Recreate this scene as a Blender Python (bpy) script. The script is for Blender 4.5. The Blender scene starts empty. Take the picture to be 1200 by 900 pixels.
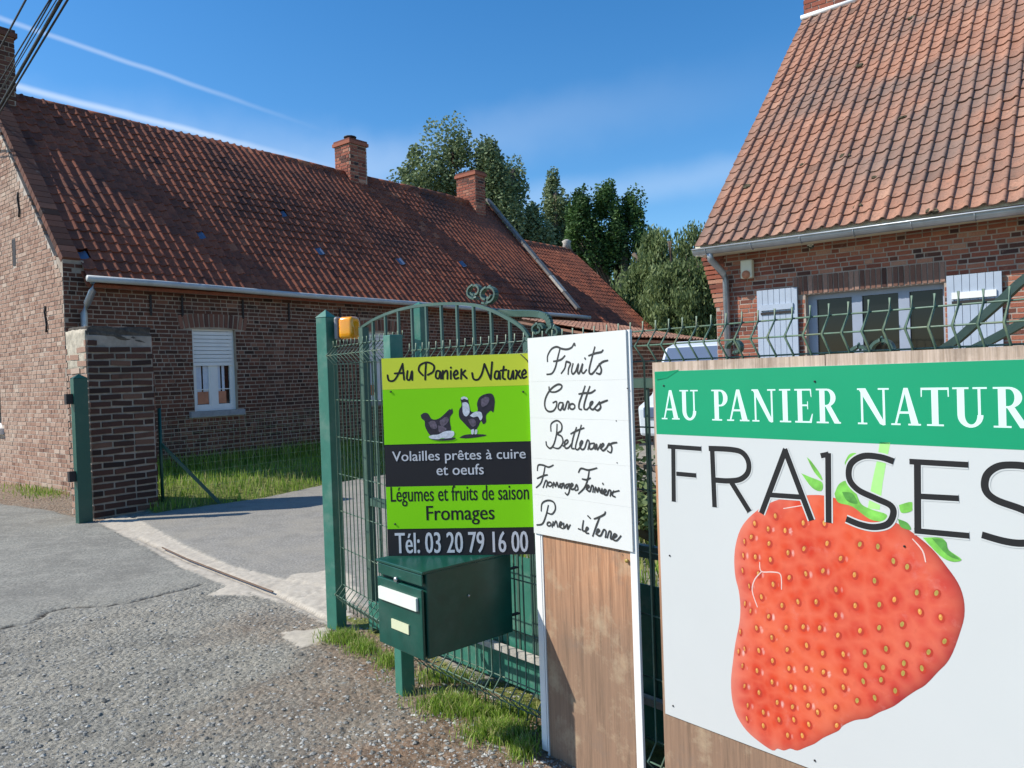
import bpy, math, random
import numpy as np
from mathutils import Vector, Matrix
random.seed(7); rng = np.random.default_rng(7)
S = bpy.context.scene
COL = S.collection
PI = math.pi
# ------------------------------------------------------------------ camera
CAM_H, FPX, PITCH, ROLL = 1.55, 900.0, math.radians(0.64), 0.034
cd = bpy.data.cameras.new('camera'); cam = bpy.data.objects.new('camera', cd); COL.objects.link(cam)
cd.sensor_width = 36; cd.lens = 27; cd.clip_start = 0.05; cd.clip_end = 3000
ROT = (Matrix.Rotation(PI/2-PITCH, 3, 'X') @ Matrix.Rotation(-ROLL, 3, 'Z'))
cam.matrix_world = Matrix.Translation((0, 0, CAM_H)) @ ROT.to_4x4()
S.camera = cam
S.render.resolution_x, S.render.resolution_y = 1024, 768
# ------------------------------------------------------------------ light
SUN_AZ = (-1.0, -0.11)            # horizontal direction towards the sun
SUN_EL = math.radians(43)
w = bpy.data.worlds.new('World'); S.world = w; w.use_nodes = True
nt = w.node_tree; nt.nodes.clear()
def N(nt, t, **k):
    n = nt.nodes.new(t)
    for a, b in k.items(): setattr(n, a, b)
    return n
out = N(nt, 'ShaderNodeOutputWorld'); bg = N(nt, 'ShaderNodeBackground'); bg.inputs[1].default_value = 0.15
sky = N(nt, 'ShaderNodeTexSky'); sky.sky_type = 'NISHITA'; sky.sun_disc = False
sky.sun_elevation = SUN_EL; sky.sun_rotation = math.atan2(SUN_AZ[0], SUN_AZ[1])
sky.air_density = 1.0; sky.dust_density = 0.35; sky.ozone_density = 3.0; sky.altitude = 50
nt.links.new(bg.outputs[0], out.inputs[0])
sun = bpy.data.lights.new('sun', 'SUN'); sun.energy = 4.8; sun.angle = math.radians(0.5); sun.color = (1, .95, .865)
so = bpy.data.objects.new('sun', sun); COL.objects.link(so)
hl = math.hypot(*SUN_AZ)
SUNV = Vector((SUN_AZ[0]/hl*math.cos(SUN_EL), SUN_AZ[1]/hl*math.cos(SUN_EL), math.sin(SUN_EL)))
so.rotation_euler = SUNV.to_track_quat('Z', 'Y').to_euler()
S.view_settings.view_transform = 'Standard'; S.view_settings.look = 'None'
S.view_settings.exposure = 0.24; S.view_settings.gamma = 1

# ------------------------------------------------------------------ measuring helpers (pixel of the photograph -> point on a real plane)
def ray(px, py): return ROT @ Vector(((px-600)/FPX, (450-py)/FPX, -1))
def gp(px, py, z=0.0):
    d = ray(px, py); t = (z-CAM_H)/d.z
    return Vector((d.x*t, d.y*t, z))
class Plane:                                     # vertical plane through P along horizontal D; coordinates (u along D, z)
    def __init__(s, P, D):
        s.P = Vector((P[0], P[1], 0)); s.D = Vector((D[0], D[1], 0)).normalized()
        s.N = Vector((s.D.y, -s.D.x, 0))         # towards the camera side
        if s.N.dot(-s.P) < 0: s.N = -s.N
    def uv(s, px, py):
        d = ray(px, py); o = Vector((0, 0, CAM_H))
        t = (s.P-o).dot(s.N)/d.dot(s.N); q = o+d*t
        return ((q-s.P).dot(s.D), q.z)
    def pt(s, u, z, n=0.0): return s.P+s.D*u+s.N*n+Vector((0, 0, z))
def nrm(x, y): l = math.hypot(x, y); return (x/l, y/l)
def proj(p):
    q = ROT.transposed() @ (Vector(p)-Vector((0, 0, CAM_H)))
    if q.z > -0.1: return (-9999, -9999, 1)
    return (600+FPX*q.x/-q.z, 450-FPX*q.y/-q.z, -q.z)

# contrails: great-circle bands in the sky
tc = N(nt, 'ShaderNodeTexCoord')
def band(p1, p2, width, gain, fade_a, fade_b, curve=0):
    a, b = ray(*p1).normalized(), ray(*p2).normalized(); n = a.cross(b).normalized()
    ns = N(nt, 'ShaderNodeTexNoise'); ns.inputs['Scale'].default_value = 9; ns.inputs['Detail'].default_value = 5
    nt.links.new(tc.outputs['Generated'], ns.inputs['Vector'])
    d = N(nt, 'ShaderNodeVectorMath', operation='DOT_PRODUCT'); d.inputs[1].default_value = n
    nt.links.new(tc.outputs['Generated'], d.inputs[0])
    off = N(nt, 'ShaderNodeMath', operation='MULTIPLY_ADD'); off.inputs[1].default_value = width*1.2; off.inputs[2].default_value = -width*.6
    nt.links.new(ns.outputs[0], off.inputs[0])
    ad = N(nt, 'ShaderNodeMath', operation='ADD'); nt.links.new(d.outputs['Value'], ad.inputs[0]); nt.links.new(off.outputs[0], ad.inputs[1])
    ab = N(nt, 'ShaderNodeMath', operation='ABSOLUTE'); nt.links.new(ad.outputs[0], ab.inputs[0])
    mr = N(nt, 'ShaderNodeMapRange', interpolation_type='SMOOTHSTEP'); mr.inputs[1].default_value = 0; mr.inputs[2].default_value = width
    mr.inputs[3].default_value = gain; mr.inputs[4].default_value = 0; nt.links.new(ab.outputs[0], mr.inputs[0])
    ax = (b-a).normalized()
    d2 = N(nt, 'ShaderNodeVectorMath', operation='DOT_PRODUCT'); d2.inputs[1].default_value = ax; nt.links.new(tc.outputs['Generated'], d2.inputs[0])
    m2 = N(nt, 'ShaderNodeMapRange', interpolation_type='SMOOTHSTEP'); nt.links.new(d2.outputs['Value'], m2.inputs[0])
    m2.inputs[1].default_value = ax.dot(ray(*fade_a).normalized()); m2.inputs[2].default_value = ax.dot(ray(*fade_b).normalized())
    m2.inputs[3].default_value = 1; m2.inputs[4].default_value = 0
    mu = N(nt, 'ShaderNodeMath', operation='MULTIPLY'); nt.links.new(mr.outputs[0], mu.inputs[0]); nt.links.new(m2.outputs[0], mu.inputs[1])
    return mu.outputs[0]
hs = N(nt, 'ShaderNodeHueSaturation'); hs.inputs['Saturation'].default_value = 1.33; nt.links.new(sky.outputs[0], hs.inputs['Color'])
cur = hs.outputs[0]
for args in (((0, 20), (300, 125), .0042, .24, (130, 70), (400, 165)), ((30, 103), (330, 180), .006, .36, (200, 150), (420, 200)),
             ((640, 150), (880, 100), .055, .14, (300, 200), (1100, 60)), ((700, 225), (860, 205), .030, .14, (840, 205), (1000, 190)),
             ((120, 150), (480, 200), .06, .12, (300, 180), (640, 220))):
    m = band(*args); mx = N(nt, 'ShaderNodeMix', data_type='RGBA'); nt.links.new(m, mx.inputs[0]); nt.links.new(cur, mx.inputs[6])
    mx.inputs[7].default_value = (6.2, 6.6, 7.0, 1); cur = mx.outputs[2]
nt.links.new(cur, bg.inputs[0])

# ------------------------------------------------------------------ mesh helpers
BASE = {}
def tag(o, label=None, cat=None, group=None, kind=None):
    if label: o['label'] = label
    if cat: o['category'] = cat
    if group: o['group'] = group
    if kind: o['kind'] = kind
    return o
def thing(name, label, cat, loc=(0, 0, 0), group=None):
    o = bpy.data.objects.new(name, None); COL.objects.link(o); o.location = loc; o.empty_display_size = .1
    BASE[o.name] = Vector(loc); return tag(o, label, cat, group)
def link(name, me, parent=None, mat4=None):
    o = bpy.data.objects.new(name, me); COL.objects.link(o)
    base = BASE.get(parent.name, Vector((0, 0, 0))) if parent else Vector((0, 0, 0))
    if parent: o.parent = parent
    if mat4 is not None: o.matrix_basis = Matrix.Translation(-base) @ mat4
    BASE[o.name] = base
    return o
class MB:
    def __init__(s): s.v = []; s.f = []; s.t = []; s.m = []; s.sm = []
    def add(s, vs, fs, tint=.5, mi=0, smooth=False):
        b = len(s.v); s.v += [tuple(x) for x in vs]
        for f in fs: s.f.append([b+i for i in f]); s.t.append(tint); s.m.append(mi); s.sm.append(smooth)
    def box(s, c, X, Y, Z, tint=.5, mi=0):          # centre and half-extent vectors
        c, X, Y, Z = Vector(c), Vector(X), Vector(Y), Vector(Z)
        vs = [c+X*a+Y*b+Z*d for d in (-1, 1) for b in (-1, 1) for a in (-1, 1)]
        s.add(vs, [(0, 2, 3, 1), (4, 5, 7, 6), (0, 1, 5, 4), (2, 6, 7, 3), (0, 4, 6, 2), (1, 3, 7, 5)], tint, mi)
    def bar(s, a, b, wx, wy, up=(0, 0, 1), tint=.5, mi=0):   # rectangular bar from a to b
        a, b = Vector(a), Vector(b); d = b-a; z = d.normalized(); u = Vector(up)
        if abs(z.dot(u)) > .98: u = Vector((.66, -.75, 0))
        x = z.cross(u).normalized(); y = x.cross(z).normalized()
        s.box((a+b)/2, x*wx/2, y*wy/2, d/2, tint, mi)
    def tube(s, pts, r, n=6, tint=.5, mi=0, cap=True):
        pts = [Vector(p) for p in pts]; rings = []
        ref = Vector((0, 0, 1))
        for i, p in enumerate(pts):
            d = (pts[min(i+1, len(pts)-1)]-pts[max(i-1, 0)]).normalized()
            u = ref if abs(d.dot(ref)) < .95 else Vector((.66, -.75, .05))
            x = d.cross(u).normalized(); y = x.cross(d)
            rr = r[i] if isinstance(r, (list, tuple)) else r
            rings.append([p+(x*math.cos(2*PI*k/n)+y*math.sin(2*PI*k/n))*rr for k in range(n)])
        vs = [q for R in rings for q in R]; fs = []
        for i in range(len(rings)-1):
            for k in range(n):
                a = i*n+k; b = i*n+(k+1) % n; fs.append((a, b, b+n, a+n))
        if cap: fs.append(tuple(range(n))[::-1]); fs.append(tuple(len(vs)-n+k for k in range(n)))
        s.add(vs, fs, tint, mi, True)
    def prism(s, poly, h, tint=.5, mi=0):           # poly: list of points, h: extrusion vector
        h = Vector(h); a = [Vector(p) for p in poly]; n = len(a)
        s.add(a+[p+h for p in a], [tuple(range(n))[::-1], tuple(range(n, 2*n))]+[(i, (i+1) % n, (i+1) % n+n, i+n) for i in range(n)], tint, mi)
    def mesh(s, name, base=Vector((0, 0, 0)), mats=()):
        me = bpy.data.meshes.new(name)
        me.from_pydata([(x-base[0], y-base[1], z-base[2]) for x, y, z in s.v], [], s.f)
        for m in (mats if isinstance(mats, (list, tuple)) else [mats]): me.materials.append(m)
        at = me.attributes.new('tint', 'FLOAT', 'FACE'); at.data.foreach_set('value', s.t)
        me.polygons.foreach_set('material_index', s.m); me.polygons.foreach_set('use_smooth', s.sm)
        me.update(); return me
    def build(s, name, mats, parent=None, bevel=0, **tags):
        base = BASE.get(parent.name, Vector((0, 0, 0))) if parent else Vector((0, 0, 0))
        o = link(name, s.mesh(name, base, mats), parent); tag(o, **tags)
        if bevel:
            b = o.modifiers.new('bevel', 'BEVEL'); b.width = bevel; b.segments = 2; b.limit_method = 'ANGLE'
        return o
def big_mesh(name, verts, faces_n, k, mats, tint=None):      # numpy arrays: faces_n x k indices in order
    me = bpy.data.meshes.new(name); nv = len(verts); nf = faces_n
    me.vertices.add(nv); me.vertices.foreach_set('co', np.asarray(verts, np.float32).ravel())
    me.loops.add(nf*k); me.loops.foreach_set('vertex_index', np.arange(nf*k, dtype=np.int32))
    me.polygons.add(nf); me.polygons.foreach_set('loop_start', np.arange(0, nf*k, k, dtype=np.int32))
    me.polygons.foreach_set('loop_total', np.full(nf, k, np.int32))
    for m in (mats if isinstance(mats, (list, tuple)) else [mats]): me.materials.append(m)
    if tint is not None:
        at = me.attributes.new('tint', 'FLOAT', 'FACE'); at.data.foreach_set('value', np.asarray(tint, np.float32))
    me.update(); me.validate(); return me

# ------------------------------------------------------------------ materials
def newmat(name):
    m = bpy.data.materials.new(name); m.use_nodes = True; t = m.node_tree
    return m, t, t.nodes['Principled BSDF']
def noise(t, scale, detail=4, rough=.55, vec=None, src='Object', w=None):
    n = N(t, 'ShaderNodeTexNoise'); n.inputs['Scale'].default_value = scale; n.inputs['Detail'].default_value = detail; n.inputs['Roughness'].default_value = rough
    if vec is None:
        g = N(t, 'ShaderNodeNewGeometry'); vec = g.outputs['Position']
    t.links.new(vec, n.inputs['Vector']); return n.outputs[0]
def ramp(t, fac, stops):
    r = N(t, 'ShaderNodeValToRGB'); e = r.color_ramp.elements
    while len(e) < len(stops): e.new(.5)
    for i, (p, c) in enumerate(stops): e[i].position = p; e[i].color = (*c, 1) if len(c) == 3 else c
    t.links.new(fac, r.inputs[0]); return r.outputs[0]
def mix(t, fac, a, b, mode='MIX'):
    m = N(t, 'ShaderNodeMix', data_type='RGBA', blend_type=mode)
    for sock, v in ((0, fac), (6, a), (7, b)):
        if isinstance(v, (int, float)): m.inputs[sock].default_value = v
        elif isinstance(v, tuple): m.inputs[sock].default_value = (*v, 1)
        else: t.links.new(v, m.inputs[sock])
    return m.outputs[2]
def mrange(t, v, a, b, c=0, d=1):
    m = N(t, 'ShaderNodeMapRange'); t.links.new(v, m.inputs[0])
    for i, q in enumerate((a, b, c, d)): m.inputs[i+1].default_value = q
    return m.outputs[0]
def bump(t, b, h, strength=.5, dist=.01):
    n = N(t, 'ShaderNodeBump'); n.inputs['Strength'].default_value = strength; n.inputs['Distance'].default_value = dist
    t.links.new(h, n.inputs['Height']); t.links.new(n.outputs[0], b.inputs['Normal'])
def attr(t, name): a = N(t, 'ShaderNodeAttribute', attribute_name=name); return a.outputs['Fac']
def plain(name, col, rough=.5, metal=0, var=.25, scale=6, bstr=.15, dirt=None, dirt_col=(.12, .1, .07), spec=.5):
    m, t, b = newmat(name)
    n = noise(t, scale, 6, .6)
    lo = tuple(c*(1-var) for c in col); hi = tuple(min(1, c*(1+var*.6)) for c in col)
    c = ramp(t, n, [(.3, lo), (.7, hi)])
    if dirt:
        c = mix(t, mrange(t, noise(t, scale*.35, 8, .7), .5, .75, 0, dirt), c, dirt_col)
    t.links.new(c, b.inputs['Base Color']); b.inputs['Roughness'].default_value = rough; b.inputs['Metallic'].default_value = metal
    b.inputs['Specular IOR Level'].default_value = spec
    if bstr: bump(t, b, noise(t, scale*6, 4), bstr, .004)
    return m
def tinted(name, stops, rough=.85, grain=90, gamt=.35, blotch=None, bdist=.006):    # per-piece colour from the tint attribute
    m, t, b = newmat(name)
    c = ramp(t, attr(t, 'tint'), stops)
    g = mrange(t, noise(t, grain, 5, .7), .25, .75, 1-gamt, 1+gamt*.6)
    cc = N(t, 'ShaderNodeVectorMath', operation='SCALE'); t.links.new(c, cc.inputs[0]); t.links.new(g, cc.inputs['Scale']); c = cc.outputs[0]
    for (sc, a, d, col, amt) in (blotch or []):
        c = mix(t, mrange(t, noise(t, sc, 7, .65), a, d, 0, amt), c, col)
    t.links.new(c, b.inputs['Base Color']); b.inputs['Roughness'].default_value = rough; b.inputs['Specular IOR Level'].default_value = .25
    bump(t, b, noise(t, grain*.7, 5), .5, bdist)
    return m
M = {}
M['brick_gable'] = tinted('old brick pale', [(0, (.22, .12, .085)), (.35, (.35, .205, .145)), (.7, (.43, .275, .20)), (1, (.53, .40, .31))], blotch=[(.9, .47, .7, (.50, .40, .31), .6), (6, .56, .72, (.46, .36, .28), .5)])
M['brick_dark'] = tinted('old brick dark', [(0, (.045, .024, .018)), (.4, (.115, .050, .034)), (.8, (.19, .078, .05)), (1, (.27, .135, .09))], blotch=[(1.1, .5, .72, (.07, .05, .045), .6), (7, .62, .75, (.34, .28, .23), .5)])  # darker copy for the unlit walls, deepens their shade by colour
M['brick_new'] = tinted('red multi brick', [(0, (.06, .035, .035)), (.22, (.13, .055, .04)), (.4, (.28, .085, .055)), (.7, (.38, .14, .085)), (1, (.46, .25, .17))], blotch=[(8, .6, .75, (.55, .36, .27), .4)])
M['brick_soldier'] = tinted('brown soldier brick', [(0, (.07, .035, .03)), (.5, (.22, .115, .085)), (1, (.36, .22, .17))])
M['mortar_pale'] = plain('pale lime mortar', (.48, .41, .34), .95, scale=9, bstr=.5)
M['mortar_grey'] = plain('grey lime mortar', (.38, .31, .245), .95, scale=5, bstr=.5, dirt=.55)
M['mortar_pier'] = plain('thick pier mortar', (.36, .31, .26), .95, scale=8, bstr=.7, dirt=.45)
M['mortar_new'] = plain('cement mortar', (.42, .34, .28), .95, scale=9, bstr=.4)
M['tile_old'] = tinted('weathered pantile', [(0, (.12, .042, .028)), (.3, (.23, .075, .042)), (.7, (.34, .105, .055)), (1, (.44, .17, .09))], rough=.8, grain=40, gamt=.45,
                       blotch=[(.45, .5, .66, (.085, .045, .035), .75), (2.2, .52, .7, (.06, .035, .028), .6), (12, .55, .72, (.045, .035, .03), .6), (22, .6, .75, (.30, .24, .15), .35)], bdist=.01)
M['tile_new'] = tinted('orange pantile', [(0, (.18, .10, .07)), (.25, (.32, .16, .105)), (.7, (.40, .205, .135)), (1, (.47, .29, .20))], rough=.75, grain=40, gamt=.35,
                       blotch=[(.7, .45, .66, (.19, .14, .115), .75), (14, .54, .72, (.12, .085, .06), .7), (50, .6, .76, (.50, .40, .30), .5)], bdist=.006)
M['zinc'] = plain('zinc gutter', (.42, .44, .46), .42, .6, var=.2, scale=5, bstr=.1, dirt=.3)
M['gutter_pale'] = plain('pale grey gutter', (.46, .48, .48), .5, 0, var=.12, scale=4, dirt=.4)
M['white'] = plain('white paint', (.80, .80, .78), .5, var=.05, scale=5, bstr=.05, dirt=.12, dirt_col=(.45, .42, .36))
M['shutter'] = plain('pale blue grey paint', (.38, .44, .53), .55, var=.06, scale=8, bstr=.1)
M['frame_blue'] = plain('blue grey joinery', (.30, .34, .42), .5, var=.08)
M['stone_sill'] = plain('blue limestone', (.30, .31, .33), .7, var=.2, scale=12, bstr=.3)
M['concrete'] = plain('old concrete', (.46, .43, .38), .92, var=.25, scale=14, bstr=.6, dirt=.4)
M['coping_dark'] = plain('dark weathered concrete', (.20, .19, .18), .92, var=.3, scale=10, bstr=.5, dirt=.5)
M['arch_shaded'] = plain('shade darkened gate paint', (.018, .05, .04), .5, var=.3, scale=12, bstr=.1, dirt=.3)  # second arch: its shade is put into a darker green
M['iron'] = plain('dark iron', (.035, .03, .03), .7, .3)
M['green'] = plain('light green enamel', (.038, .175, .125), .42, var=.12, scale=16, bstr=.08, dirt=.55, dirt_col=(.22, .30, .24))
M['gate_green'] = plain('dull gate green', (.055, .11, .085), .45, var=.15, scale=6, bstr=.04, dirt=.4, dirt_col=(.22, .22, .17))
M['green_deep'] = plain('deep green enamel', (.008, .075, .055), .38, var=.1, scale=4, bstr=.04, dirt=.2, dirt_col=(.12, .18, .13))
M['green_wire'] = plain('green plastic coated wire', (.10, .17, .12), .45, var=.3, scale=30, bstr=.1, dirt=.5, dirt_col=(.30, .26, .12))
M['mailbox'] = plain('mailbox green enamel', (.003, .065, .045), .34, var=.2, scale=14, bstr=.06, dirt=.6, dirt_col=(.045, .10, .08))
M['label_white'] = plain('white label', (.72, .76, .66), .5, var=.05)
M['label_cream'] = plain('cream label', (.62, .64, .42), .5, var=.05)
M['metal'] = plain('steel', (.5, .5, .5), .35, .8)
M['black'] = plain('black rubber', (.02, .02, .02), .6)
M['sheet_white'] = plain('white printed sheet', (.56, .575, .565), .35, var=.02, scale=2, bstr=.02, spec=.4)
M['pvc_white'] = plain('white painted panel', (.66, .665, .64), .5, var=.03, scale=3, bstr=.06, dirt=.08, dirt_col=(.6, .57, .48))
M['band_green'] = plain('green print', (.0, .29, .13), .35, var=.05, scale=3, bstr=.02)
M['ink'] = plain('black print', (.006, .006, .007), .8, var=.1, bstr=0)
M['marker'] = plain('black marker ink', (.03, .03, .03), .6, var=.3, bstr=0)
M['print_white'] = plain('white print', (.85, .86, .84), .4, var=.02, bstr=0)
M['print_pale'] = plain('pale lettering', (.62, .80, .74), .4, var=.02, bstr=0)
M['sign_yellow'] = plain('yellow green print', (.70, .76, .05), .5, spec=.25, var=.03, scale=2, bstr=0)
M['sign_green'] = plain('apple green print', (.26, .74, .006), .5, spec=.2, var=.03, scale=2, bstr=0)
M['sign_black'] = plain('black vinyl', (.008, .006, .010), .6, var=.1, bstr=0)
M['print_grey'] = plain('grey lettering', (.62, .62, .66), .4, var=.03, bstr=0)
M['hen_dark'] = plain('dark plumage print', (.03, .02, .035), .4, var=.5, scale=90, bstr=0)
M['hen_grey'] = plain('grey plumage print', (.16, .12, .16), .4, var=.6, scale=90, bstr=0)
M['hen_white'] = plain('white plumage print', (.70, .72, .78), .4, var=.25, scale=80, bstr=0)
M['leaf_print'] = plain('leaf print', (.19, .52, .08), .35, var=.4, scale=22, bstr=0)
M['leaf_print_dark'] = plain('dark leaf print', (.10, .33, .06), .35, var=.4, scale=30, bstr=0)
M['stem_print'] = plain('stem print', (.36, .72, .22), .35, var=.2, scale=20, bstr=0)
M['seed'] = plain('seed print', (.66, .27, .06), .35, var=.3, scale=60, bstr=0)
M['seed_pale'] = plain('pale seed print', (.72, .42, .13), .35, bstr=0)
M['seed_olive'] = plain('olive seed print', (.42, .30, .07), .35, var=.3, scale=60, bstr=0)
M['dimple'] = plain('dimple print', (.46, .045, .025), .35, var=.2, scale=60, bstr=0)
M['gloss_print'] = plain('highlight print', (.72, .52, .47), .35, var=.15, scale=60, bstr=0)
M['amber'] = plain('amber lens', (.90, .36, .0), .15, var=.1, bstr=0)
b_ = M['amber'].node_tree.nodes['Principled BSDF']; b_.inputs['Subsurface Weight'].default_value = .6; b_.inputs['Subsurface Radius'].default_value = (.05, .03, .005); b_.inputs['Coat Weight'].default_value = .6
M['grey_plastic'] = plain('grey plastic', (.25, .25, .26), .5)
M['cream'] = plain('cream plastic', (.72, .68, .52), .45, var=.06)
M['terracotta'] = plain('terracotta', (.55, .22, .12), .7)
M['van'] = plain('pale blue white car paint', (.60, .66, .70), .2, var=.03, bstr=0)
M['curtain'] = plain('net curtain', (.62, .66, .74), .8, var=.1, scale=20)
M['bark'] = plain('bark', (.13, .10, .075), .95, var=.4, scale=12, bstr=1)
M['moss'] = plain('moss', (.09, .075, .04), .95, var=.4, scale=60, bstr=1)
def glass(name, col=(.005, .006, .007)):
    m, t, b = newmat(name); b.inputs['Base Color'].default_value = (*col, 1); b.inputs['Roughness'].default_value = .04
    b.inputs['Specular IOR Level'].default_value = .35; n = noise(t, 1.3, 2); bump(t, b, n, .06, .02); return m
M['glass'] = glass('window glass'); M['glass_tile'] = glass('glass roof tile', (.10, .14, .22))
# berry: red print, pinker at the right and paler towards its rim
m, t, b = newmat('strawberry print'); M['berry'] = m
tcx = N(t, 'ShaderNodeTexCoord')
c = ramp(t, noise(t, 5, 3), [(.3, (.54, .03, .012)), (.5, (.64, .06, .02)), (.72, (.70, .13, .05))])
c = mix(t, mrange(t, attr(t, 'pink'), .4, 1, 0, .7), c, (.50, .075, .08))
vb_ = N(t, 'ShaderNodeTexVoronoi'); vb_.inputs['Scale'].default_value = 26
vg_ = N(t, 'ShaderNodeNewGeometry'); t.links.new(vg_.outputs['Position'], vb_.inputs['Vector'])
c = mix(t, mrange(t, vb_.outputs['Distance'], .25, .75, 0, .30), c, (.74, .20, .12))
c = mix(t, mrange(t, noise(t, 60, 4), .55, .75, 0, .25), c, (.38, .03, .02))
c = mix(t, mrange(t, attr(t, 'ridge'), .0, 1, 0, .38), c, (.74, .17, .09))
c = mix(t, mrange(t, attr(t, 'cell'), .15, .9, 0, .75), c, (.40, .018, .008))
c = mix(t, mrange(t, attr(t, 'gloss'), .25, .95, 0, .8), c, (.78, .56, .50))
c = mix(t, mrange(t, attr(t, 'rim'), .05, 1, 0, .75), c, (.20, .015, .02))
c = mix(t, mrange(t, attr(t, 'pale'), .1, 1, 0, .45), c, (.66, .30, .24))
c = mix(t, mrange(t, noise(t, 14, 5, .7), .6, .72, 0, .28), c, (.66, .26, .22))
t.links.new(c, b.inputs['Base Color']); b.inputs['Roughness'].default_value = .35
# plywood
def ply(name, ca, cb, grey, g0, g1):
    m, t, b = newmat(name); g = N(t, 'ShaderNodeNewGeometry'); mp = N(t, 'ShaderNodeMapping'); mp.inputs['Scale'].default_value = (95, 95, 2.2)
    t.links.new(g.outputs['Position'], mp.inputs[0]); n = noise(t, 1, 6, .65, mp.outputs[0])
    c = ramp(t, n, [(.38, ca), (.62, cb)])
    sep = N(t, 'ShaderNodeSeparateXYZ'); t.links.new(g.outputs['Position'], sep.inputs[0])
    wear = N(t, 'ShaderNodeMath', operation='MULTIPLY_ADD'); wear.inputs[1].default_value = .5; t.links.new(noise(t, 4, 6), wear.inputs[0]); t.links.new(sep.outputs[2], wear.inputs[2])
    c = mix(t, mrange(t, wear.outputs[0], g1, g0, 0, .8), c, grey)
    mp2 = N(t, 'ShaderNodeMapping'); mp2.inputs['Scale'].default_value = (34, 34, 1.6); t.links.new(g.outputs['Position'], mp2.inputs[0]); ns = noise(t, 1, 8, .8, mp2.outputs[0]); c = mix(t, mrange(t, ns, .50, .64, 0, .6), c, (.13, .085, .055))
    c = mix(t, mrange(t, noise(t, 6, 6, .7), .52, .68, 0, .5), c, (.50, .40, .26)); c = mix(t, mrange(t, noise(t, 3.5, 6, .75), .54, .66, 0, .5), c, (.20, .15, .115))
    t.links.new(c, b.inputs['Base Color']); b.inputs['Roughness'].default_value = .85; bump(t, b, n, .5, .003); return m
M['ply'] = ply('weathered plywood', (.36, .165, .08), (.60, .31, .165), (.21, .145, .10), .72, 1.20)
M['ply_grey'] = ply('grey weathered wood', (.36, .27, .20), (.56, .44, .35), (.42, .30, .20), .2, .6)
# leaves, grass
def leafmat(name, stops, trans=.25):
    m, t, b = newmat(name); c = ramp(t, attr(t, 'tint'), stops)
    t.links.new(c, b.inputs['Base Color']); b.inputs['Roughness'].default_value = .6; b.inputs['Specular IOR Level'].default_value = .3
    tr = N(t, 'ShaderNodeBsdfTranslucent'); t.links.new(c, tr.inputs[0]); ms = N(t, 'ShaderNodeMixShader'); ms.inputs[0].default_value = trans
    o = t.nodes['Material Output']; t.links.new(b.outputs[0], ms.inputs[1]); t.links.new(tr.outputs[0], ms.inputs[2]); t.links.new(ms.outputs[0], o.inputs[0]); return m
M['leaf_poplar'] = leafmat('poplar leaves', [(0, (.09, .13, .06)), (.5, (.19, .25, .11)), (1, (.36, .42, .25))])
M['leaf_dark'] = leafmat('dark leaves', [(0, (.02, .045, .02)), (.5, (.05, .11, .03)), (1, (.14, .24, .06))])
M['leaf_willow'] = leafmat('willow leaves', [(0, (.08, .12, .045)), (.5, (.17, .23, .085)), (1, (.28, .34, .15))], .35)
M['grass'] = leafmat('grass blades', [(0, (.06, .12, .02)), (.4, (.20, .33, .04)), (.8, (.34, .48, .07)), (1, (.44, .42, .17))], .3)
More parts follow.
